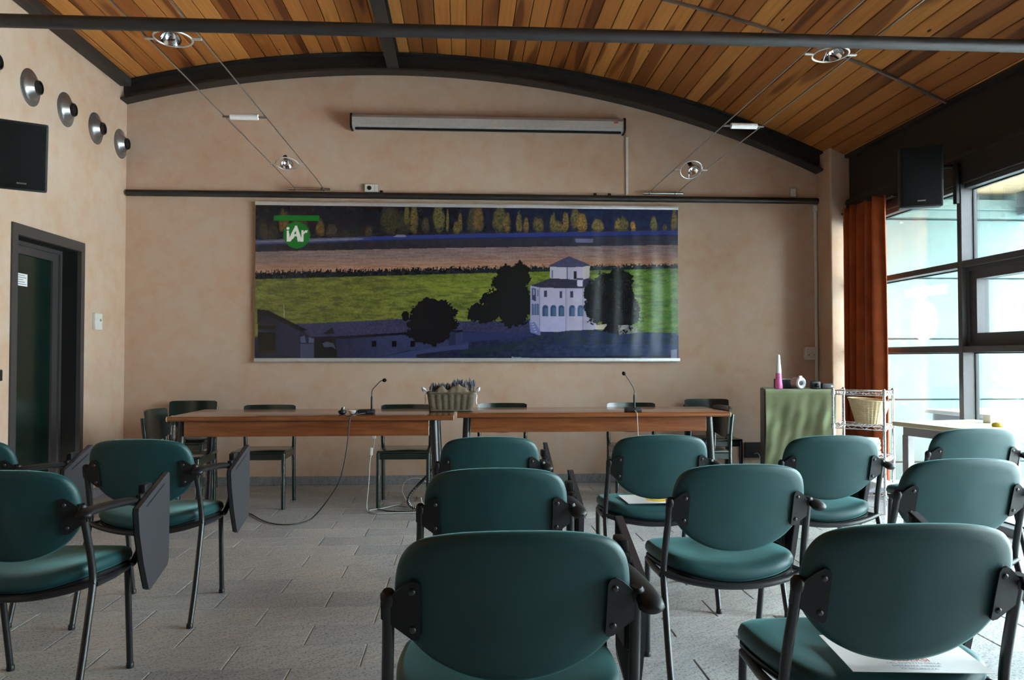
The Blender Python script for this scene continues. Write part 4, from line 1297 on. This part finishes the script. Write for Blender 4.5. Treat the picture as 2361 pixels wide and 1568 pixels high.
# ---- gooseneck microphones
def microphone(x, y, path, head, label):
    r_ = thing('microphone', label, 'microphone', (0, 0, 0), 0, 'gooseneck table microphones')
    MB().rbox(x - .060, x + .058, y - .05, y + .05, ZT, ZT + .034, .008, 2).build('base', 'black_plastic', r_, smooth=40)
    MB().rbox(x + .008, x + .05, y - .0515, y - .049, ZT + .014, ZT + .028, .001, 1).build('display', 'tablet_laminate', r_)
    p0 = path[0]
    MB().tube([p0, (p0[0], p0[1], p0[2] + .085), (p0[0], p0[1], p0[2] + .10)], [.0085, .008, .004], 12).build('stem', 'black_plastic', r_, smooth=50)
    MB().tube(smoothpath(path[1:]), .0032, 8).build('gooseneck', 'cable_black', r_, smooth=60)
    h = Vector(head)
    dv = (h - Vector(path[-1])).normalized()
    MB().tube([h - dv * .016, h - dv * .011, h - dv * .002, h + dv * .008, h + dv * .015], [.005, .011, .0145, .012, .004], 14).build('head', 'grille_black', r_, smooth=60)
    return r_
microphone(-.697, 5.757, [(-.660, 5.76, .779), (-.660, 5.76, .87), (-.660, 5.76, .90), (-.655, 5.758, .922), (-.63, 5.755, .950), (-.60, 5.75, .981), (-.585, 5.75, .988)], (-.568, 5.748, .990), 'black gooseneck microphone on the left table, bent to the right')
microphone(1.273, 5.872, [(1.285, 5.885, .779), (1.285, 5.885, .87), (1.285, 5.885, .895), (1.282, 5.883, .915), (1.26, 5.88, .955), (1.222, 5.877, 1.012), (1.212, 5.876, 1.022)], (1.203, 5.875, 1.034), 'black gooseneck microphone on the right table, bent to the left')
def cord(name, pts, r, mat, label, cat='cable', k=5):
    return tag(MB().tube(smoothpath(pts, k), r, 8).build(name, mat, smooth=60), label, cat)
cord('microphone_cable', [(-.70, 5.702, .758), (-.745, 5.66, .752), (-.775, 5.60, .751), (-.785, 5.565, .742), (-.790, 5.552, .70), (-.805, 5.552, .545), (-.832, 5.560, .39), (-.872, 5.57, .27), (-.955, 5.60, .145), (-1.04, 5.66, .045), (-1.09, 5.655, .008), (-1.16, 5.555, .006), (-1.25, 5.54, .006), (-1.35, 5.61, .006), (-1.46, 5.76, .006), (-1.56, 5.93, .006), (-1.70, 6.05, .006)], .0042, 'cable_black', 'black cable drooping from the left microphone onto the floor')
cord('microphone_cable', [(1.275, 5.817, .758), (1.277, 5.80, .752), (1.279, 5.782, .744), (1.281, 5.774, .72), (1.286, 5.772, .56), (1.290, 5.78, .30), (1.285, 5.80, .06), (1.25, 5.85, .006), (1.10, 5.95, .006)], .004, 'grey_plastic', 'thin cable hanging straight down from the right microphone')

# ---- small things on the left table
k_ = thing('table_knob', 'small black round device on the left table', 'device', (-.865, 5.725, ZT))
MB().lathe([(.010, 0), (.022, .006), (.026, .012), (.029, .014), (.029, .028), (.020, .031), (.010, .036), (.006, .050), (.002, .052)], 20).build('body', 'black_plastic', k_, smooth=40)
MB().tube([(.006, 0, .034), (.012, 0, .056)], .004, 8).build('button', 'white_plastic', k_, smooth=40)
d_ = thing('small_dish', 'small white oval dish beside the left microphone', 'dish', (-.790, 5.735, ZT))
d_.scale = (1, .75, 1)
MB().lathe([(.012, 0), (.020, .004), (.033, .022), (.036, .030), (.031, .028), (.016, .008), (.004, .006)], 22).build('bowl', 'ceramic', d_, smooth=50)

# ---- lavender basket
bk = thing('lavender_basket', 'grey wicker basket of dried lavender with white ribbons', 'basket', (-.094, 6.055, ZT))
def basket_side(u, v, half=False):
    # perimeter parameter u (0..1) around a rounded rectangle, v up
    w, d = .155 + .018 * v, .088 + .014 * v
    per = [(-w, -d), (w, -d), (w, d), (-w, d), (-w, -d)]
    L_ = [2 * w, 2 * d, 2 * w, 2 * d]
    s_ = u * sum(L_)
    for i in range(4):
        if s_ <= L_[i] + 1e-9:
            t = s_ / L_[i]
            x = per[i][0] + (per[i + 1][0] - per[i][0]) * t
            y = per[i][1] + (per[i + 1][1] - per[i][1]) * t
            break
        s_ -= L_[i]
    nx = ((0, -1), (1, 0), (0, 1), (-1, 0))[i]
    ncol = 7 if i in (0, 2) else 4
    b_ = .006 * abs(math.sin(PI * ncol * t)) + .0015 * math.sin(v * 60 + (int(ncol * t) % 2) * PI)
    return (x + nx[0] * b_, y + nx[1] * b_, .012 + .128 * v)
MB().grid(176, 26, basket_side).box(-.150, .150, -.082, .082, .004, .014).build('weave', 'wicker_grey', bk, smooth=70)
def rr_path(w, d, z, n=6):
    P_ = []
    for cx, cy, a0 in ((w, d, 0), (-w, d, 1), (-w, -d, 2), (w, -d, 3)):
        for k in range(n):
            a_ = (a0 + k / (n - 1)) * PI / 2
            P_.append((cx - math.copysign(.015, cx) + .015 * math.cos(a_), cy - math.copysign(.015, cy) + .015 * math.sin(a_), z))
    return P_ + [P_[0]]
MB().tube(rr_path(.178, .106, .142), .0065, 8, cap=False).tube(rr_path(.174, .102, .134), .005, 8, cap=False).build('rim', 'wicker_grey', bk, smooth=60)
MB().tube(rr_path(.160, .092, .010), .0075, 8, cap=False).build('foot_rim', 'wicker_grey', bk, smooth=60)
def liner(u, v):
    x = -.166 + .332 * u
    bump_ = .050 * math.exp(-((u - .28) / .09) ** 2) + .052 * math.exp(-((u - .66) / .2) ** 2) + .012
    y = -.104 + .05 * v
    return (x, y, .146 + bump_ * math.sin(min(1, v * 1.8) * PI / 2) + .004 * math.sin(u * 40) - .012 * v)
MB().grid(40, 6, liner).build('burlap_liner', 'jute', bk, smooth=70)
m = MB(); m2 = MB()
rnd = random.Random(5)
for k in range(190):
    u = rnd.random()
    x = -.155 + .315 * u
    y = rnd.uniform(-.045, .085)
    hh = .178 + .035 * rnd.random() + (.030 if u > .55 else 0) * rnd.random() + (.012 if u > .5 else 0)
    lx = x + rnd.uniform(-.012, .012) + (.02 if u > .85 else 0); ly = y + rnd.uniform(-.01, .01)
    m.tube([(x, y, .05), (lx, ly, hh - .03)], .0014, 4, cap=False)
    p0, p1 = Vector((x, y, .05)), Vector((lx, ly, hh - .03))
    dv = (p1 - p0).normalized()
    m2.tube([p1, p1 + dv * .010, p1 + dv * .024, p1 + dv * .036], [.0022, .0046, .0038, .001], 5)
o = m.build('lavender_stems', 'lavender_stem', bk, smooth=60, fix=False); o['kind'] = 'stuff'
o = m2.build('lavender_flowers', 'lavender_flower', bk, smooth=60, fix=False); o['kind'] = 'stuff'
for s_ in (-1, 1):
    m = MB()
    for a_ in (-.5, .5):
        pts = [(s_ * .182, -.05, .150), (s_ * (.196), -.06 + a_ * .03, .175), (s_ * .214, -.06 + a_ * .055, .178), (s_ * .210, -.055 + a_ * .03, .155), (s_ * .184, -.05, .148)]
        m.tube(smoothpath(pts), .011, 6, sx=.18, up=(0, 1, 0))
        m.tube(smoothpath([(s_ * .184, -.052, .148), (s_ * .196, -.06 + a_ * .03, .12), (s_ * .192, -.065 + a_ * .04, .085), (s_ * .196, -.07 + a_ * .05, .055)]), .009, 6, sx=.15, up=(0, 1, 0))
    m.build('ribbon', 'ribbon_white', bk, smooth=60)

# ---- cords and plugs under the left table
pw_ = thing('power_cord', 'white power cord hanging from under the left table to the floor', 'cable')
MB().tube(smoothpath([(-.665, 6.0, .600), (-.668, 6.0, .545), (-.675, 6.0, .48), (-.700, 6.0, .38), (-.706, 6.0, .25), (-.716, 6.0, .13), (-.722, 5.995, .05), (-.712, 5.98, .007), (-.66, 5.905, .007), (-.60, 5.89, .007), (-.50, 5.905, .007), (-.40, 5.91, .007), (-.30, 5.93, .007), (-.22, 5.95, .007)]), .0040, 8).build('cord', 'cable_white', pw_, smooth=60)
MB().rbox(-.685, -.655, 5.985, 6.015, .545, .607, .006, 2).build('plug', 'white_plastic', pw_)
MB().rbox(-.700, -.680, 5.985, 6.012, .42, .48, .006, 2).build('cord_switch', 'white_plastic', pw_)
ex = thing('extension_block', 'white extension lead with a plug on the floor under the left table', 'cable')
MB().tube(smoothpath([(-.705, 6.02, .006), (-.66, 6.06, .006), (-.62, 6.08, .006), (-.58, 6.10, .012), (-.52, 6.17, .014), (-.47, 6.185, .016)]), .0042, 8).build('cord', 'cable_white', ex, smooth=60)
MB().rbox(-.475, -.415, 6.165, 6.21, .001, .036, .008, 2).build('socket_block', 'grey_plastic', ex, smooth=40)
MB().tube(smoothpath([(-.425, 6.19, .02), (-.45, 6.20, .06), (-.475, 6.205, .12), (-.45, 6.21, .19), (-.37, 6.215, .215), (-.30, 6.22, .19), (-.27, 6.22, .15), (-.255, 6.22, .06), (-.26, 6.20, .007)]), .0034, 8).build('loop', 'cable_white', ex, smooth=60)
MB().tube(smoothpath([(-.320, 6.058, .09), (-.314, 6.056, .055), (-.297, 6.055, .042), (-.277, 6.055, .06), (-.257, 6.055, .085)]), .004, 8).build('loose_end', 'cable_white', ex, smooth=60)
MB().rbox(-.307, -.287, 6.045, 6.067, .001, .040, .003, 1).build('plug', 'white_plastic', ex)
sp = thing('spiral_cable_wrap', 'black ribbed cable sleeve curling down from the left table leg', 'cable')
pts = smoothpath([(-.190, 6.19, .36), (-.25, 6.16, .27), (-.33, 6.13, .19), (-.395, 6.10, .12), (-.42, 6.07, .065), (-.395, 6.04, .028), (-.345, 6.02, .017), (-.29, 6.01, .017), (-.24, 6.01, .017)], 8)
MB().tube(pts, .0115, 10).build('sleeve', 'cable_black', sp, smooth=60)
m = MB()
for i in range(20, len(pts) - 1, 2):
    tv = (pts[i + 1] - pts[i]).normalized()
    m.torus(.0125, .0022, 12, 5, M=T(*pts[i]) @ tv.to_track_quat('Z', 'Y').to_matrix().to_4x4())
m.build('ribs', 'steel_wire', sp, smooth=60)
cord('floor_cable', [(-.655, 6.075, .005), (-.61, 6.03, .005), (-.57, 5.99, .005), (-.50, 5.965, .005), (-.40, 5.955, .005), (-.33, 5.965, .005)], .004, 'cable_black', 'thin black cord lying on the floor under the left table')

# ================================================================== RIGHT CORNER: CABINET, CLOTH, SHELF, CURTAIN
CA = math.radians(-17)
def cab(u, v, z):
    p = Matrix.Rotation(CA, 3, 'Z') @ Vector((u, v, 0))
    return (2.470 + p.x, 6.355 + p.y, z)
cb = thing('corner_cabinet', 'dark cabinet in the right corner under the green cloth', 'cabinet', cab(.275, .262, 0), CA)
MB().rbox(-.275, .275, -.255, .255, .03, .885, .004, 1).build('body', 'box_black', cb)
for sx in (-.24, .24):
    for sy in (-.22, .22):
        MB().rbox(sx - .02, sx + .02, sy - .02, sy + .02, 0, .03, .003, 1).build('foot', 'box_black', cb)
for s_ in (-1, 1):
    dr = MB().rbox(min(s_ * .004, s_ * .270), max(s_ * .004, s_ * .270), -.262, -.255, .04, .875, .002, 1).build('door', 'box_black', cb)
def cloth(u, v):
    x = .004 + .546 * u
    if v < .22:
        t = v / .22
        return (x, (.508 - .50 * t), .8915 + .0015 * math.sin(u * 23 + t * 7))
    t = (v - .22) / .78
    am = min(1, t * 3)
    return (x + .012 * math.sin(t * 5 + u * 3) * t - .01 * t, -.012 - .010 * t - am * (.006 * math.sin(u * 15 + 1.6 * math.sin(t * 5)) + .004 * math.sin(u * 37 + t * 9) + .006 * math.sin(u * 8 - t * 13) + .003 * math.sin(u * 23 + t * 31)) - .012 * am, .8915 - (.8915 - .048) * t)
gc = MB().grid(70, 60, cloth).build('green_cloth', 'cloth_green', smooth=80)
sm = gc.modifiers.new('thick', 'SOLIDIFY'); sm.thickness = .002; sm.offset = 1
gc.location = cab(0, 0, 0); gc.rotation_euler = (0, 0, CA)
tag(gc, 'sage green cloth draped over the corner cabinet', 'cloth')
zc_ = .8957
sb_ = thing('spray_bottle', 'tall tapered pink and white bottle on the green cloth', 'bottle', cab(0.118, 0.075, zc_))
MB().lathe([(.031, 0), (.033, .004), (.030, .04), (.025, .085), (.0225, .128)], 24).build('liquid_part', 'pink_liquid', sb_, smooth=50)
MB().lathe([(.0225, .128), (.021, .16), (.0195, .195), (.0165, .200), (.0150, .235)], 24).build('upper_part', 'bottle_white', sb_, smooth=50)
MB().lathe([(.0145, .232), (.0125, .262), (.0115, .274), (.007, .282)], 20).build('cap', 'bottle_white', sb_, smooth=50)
bb = thing('black_box', 'flat black device box behind the pink bottle', 'device', cab(0.180, 0.235, zc_))
MB().rbox(-.075, .075, -.05, .05, 0, .078, .004, 1).build('body', 'box_black', bb)
MB().rbox(-.072, .068, -.0515, -.048, .074, .079, .001, 1).build('trim_strip', 'steel_wire', bb)
rl = thing('tape_reel', 'white ring reel lying on its side on the green cloth', 'reel', cab(0.295, 0.085, zc_ + .048))
Mr = RZ(math.radians(22)) @ RX(PI / 2)
MB().lathe([(.018, -.01), (.047, -.01), (.048, .004), (.044, .010), (.030, .008), (.022, -.004), (.018, -.004)], 28, M=Mr, closed_ends=False).build('ring', 'bottle_white', rl, smooth=50)
MB().lathe([(.0185, -.030), (.0185, .002)], 20, M=Mr).build('core', 'black_plastic', rl, smooth=40)
MB().lathe([(.044, -.075), (.046, -.06), (.046, -.012)], 28, M=Mr).build('roll', 'grey_plastic', rl, smooth=40)
MB().rbox(-.020, .006, -.012, .012, .040, .060, .006, 2).build('tab', 'bottle_white', rl, smooth=40)
cmr = thing('black_camera', 'black camera-like device at the right of the green cloth', 'device', cab(0.405, 0.105, zc_))
MB().rbox(-.030, .032, -.035, .035, 0, .062, .008, 2).build('body', 'box_black', cmr, smooth=40)
MB().lathe([(.018, 0), (.018, .025), (.014, .028)], 18, M=T(0, -.035, .03) @ RX(PI / 2)).build('lens', 'black_plastic', cmr, smooth=40)
fd = thing('black_case', 'low black case at the right end of the cabinet top', 'case', cab(0.495, 0.185, zc_))
MB().rbox(-.052, .047, -.06, .06, 0, .044, .008, 2).build('body', 'box_black', fd, smooth=40)
MB().rbox(.020, .040, -.0615, -.058, .016, .028, .002, 1).build('clasp', 'steel_wire', fd)

# ---- chrome wire shelf
sa = math.atan2(-.241, .282)
ws_ = thing('wire_shelf', 'chrome wire shelving rack between the green cloth and the window', 'shelf', (2.818, 5.879, 0), sa)
WW, WD = .362, .300
for (px_, py_) in ((0, 0), (WW, 0), (0, WD), (WW, WD)):
    MB().tube([(px_, py_, 0), (px_, py_, .912)], .0105, 12).tube([(px_, py_, .912), (px_, py_, .920)], [.012, .006], 12).build('post', 'chrome', ws_, smooth=40)
    m = MB()
    for k in range(34):
        m.torus(.0106, .0011, 10, 4, M=T(px_, py_, .04 + k * .0254))
    o = m.build('post_grooves', 'steel_wire', ws_, smooth=60, fix=False)
def wshelf(z):
    m = MB()
    for (p, q) in (((0, 0), (WW, 0)), ((WW, 0), (WW, WD)), ((WW, WD), (0, WD)), ((0, WD), (0, 0))):
        a_ = Vector((*p, z)); b_ = Vector((*q, z))
        m.tube([a_, b_], .0036, 6); m.tube([a_ - Vector((0, 0, .028)), b_ - Vector((0, 0, .028))], .0036, 6)
        n_ = 8
        zz = [a_ + (b_ - a_) * (k / n_) - Vector((0, 0, .028 if k % 2 else 0)) for k in range(n_ + 1)]
        m.tube(zz, .0024, 5)
    for k in range(1, 14):
        x_ = WW * k / 14
        m.tube([(x_, 0, z), (x_, WD, z)], .0018, 5)
    o = m.build('shelf', 'chrome', ws_, smooth=60)
    m = MB()
    for (px_, py_) in ((0, 0), (WW, 0), (0, WD), (WW, WD)):
        m.lathe([(.0150, -.034), (.0165, -.03), (.0150, .006), (.0130, .008)], 12, M=T(px_, py_, z))
    m.build('collar', 'chrome', o, smooth=40)
for z in (.900, .645, .410, .135):
    wshelf(z)
def on_shelf(u, v, z):
    p = Matrix.Rotation(sa, 3, 'Z') @ Vector((u, v, 0))
    return (2.818 + p.x, 5.879 + p.y, z)
wb = thing('wicker_basket', 'pale round wicker basket on the chrome shelf', 'basket', on_shelf(.225, .14, .648))
def wbs(u, v):
    a_ = 2 * PI * u
    r_ = .092 + .052 * v
    r_ += .0035 * abs(math.sin(14 * a_)) + .0012 * math.sin(v * 70 + (int(28 * u) % 2) * PI)
    return (r_ * math.cos(a_), r_ * math.sin(a_), .004 + .178 * v - .012 * v * math.cos(a_ + .6))
MB().grid(168, 22, wbs).lathe([(.001, .004), (.092, .004)], 40, closed_ends=False).build('weave', 'wicker_pale', wb, smooth=70)
rim = [(.148 * math.cos(2 * PI * k / 40), .148 * math.sin(2 * PI * k / 40), .184 - .012 * math.cos(2 * PI * k / 40 + .6)) for k in range(41)]
MB().tube(rim, .006, 8, cap=False).build('rim', 'wicker_pale', wb, smooth=60)
ps = thing('paper_stack', 'stack of dark and white papers on the third wire shelf', 'papers', on_shelf(.17, .15, .4125), sa)
for k in range(6):
    MB().box(-.105 + .004 * (k % 3), .105 - .005 * (k % 2), -.14, .14, .018 * k, .018 * k + .0175).build('bundle', 'box_black' if k % 3 == 1 else 'paper', ps)
MB().rbox(-.06, .10, -.10, .10, .108, .125, .003, 1).build('bundle', 'ribbon_white', ps)
bgs = MB()
rb = random.Random(9)
def crumple(u, v):
    a_ = 2 * PI * u; b_ = PI * (v - .5)
    k_ = 1 + .16 * math.sin(5 * a_ + 3 * b_) * math.cos(b_) + .10 * math.sin(9 * a_ - 4 * b_)
    return (.125 * k_ * math.cos(a_) * math.cos(b_) ** .6 if math.cos(b_) > 1e-6 else 0, .095 * k_ * math.sin(a_) * max(0, math.cos(b_)) ** .6, .058 + .055 * math.sin(b_) * (1 + .08 * math.sin(7 * a_)))
cr = bgs.grid(48, 16, crumple).build('crumpled_bag', 'bottle_white', smooth=60)
cr.location = on_shelf(.245, .12, .1385); cr.rotation_euler = (0, 0, sa)
tag(cr, 'crumpled white plastic bag on the lowest wire shelf', 'bag')

# ---- rust curtain
ct = thing('curtain', 'rust orange curtain gathered beside the corner pillar', 'curtain')
def curt(u, v):
    y = 6.205 + .69 * u
    z = .035 + 2.44 * v
    ph = u * 2 * PI * 5.5 + .35 * math.sin(v * 3 + u * 9)
    am = .054 * (1 - .3 * v)
    x = 3.412 + am * math.sin(ph) + .010 * math.sin(ph * 2.3 + 1)
    y += .014 * math.cos(ph * 1.0) * (1 - .4 * v)
    if v > .965:
        x += .006 * math.sin(u * 140); 
    z += (.010 * math.sin(u * 60) if v > .99 else 0)
    return (x, y, z)
cs = MB().grid(170, 44, curt).build('drape', 'curtain_rust', ct, smooth=80)
sm = cs.modifiers.new('thick', 'SOLIDIFY'); sm.thickness = .003
MB().rbox(3.450, 3.500, 6.15, 7.0, 2.455, 2.475, .003, 1).build('curtain_rail', 'dark_steel', ct)

# ---- pale table by the window
wa = math.atan2(.135, .69)
wt = thing('window_table', 'pale laminate table with grey frame beside the window', 'table', (2.768, 4.955, 0), wa)
TLn, TDp = .645, .575
MB().rbox(0, TLn, -TDp, 0, .712, .740, .003, 1).build('table_top', 'window_table_top', wt)
m = MB()
m.box(.05, TLn - .05, -.075, -.04, .655, .712).box(.05, TLn - .05, -TDp + .04, -TDp + .075, .655, .712).box(.04, .075, -TDp + .05, -.05, .655, .712).box(TLn - .075, TLn - .04, -TDp + .05, -.05, .655, .712)
m.build('frame', 'table_grey', wt)
for sx in (.065, TLn - .065):
    for sy in (-.065, -TDp + .065):
        MB().rbox(sx - .025, sx + .025, sy - .025, sy + .025, 0, .655, .003, 1).build('leg', 'table_grey', wt)
ys_ = thing('yellow_cloth', 'small ochre lump on the near edge of the pale window table', 'cloth', (3.18, 4.53, .7405))
MB().lathe([(.030, 0), (.034, .008), (.028, .020), (.010, .026)], 16).build('body', 'yellow_paint', ys_, smooth=50)
wb_ = thing('white_carton', 'small white carton on the pale window table at the right edge', 'box', (3.33, 4.80, .7405), .2)
MB().rbox(-.04, .04, -.03, .03, 0, .05, .003, 1).build('body', 'paper', wb_)
MB().box(-.041, .041, -.006, .006, .0495, .0508).build('lid_seam', 'ink_grey', wb_)
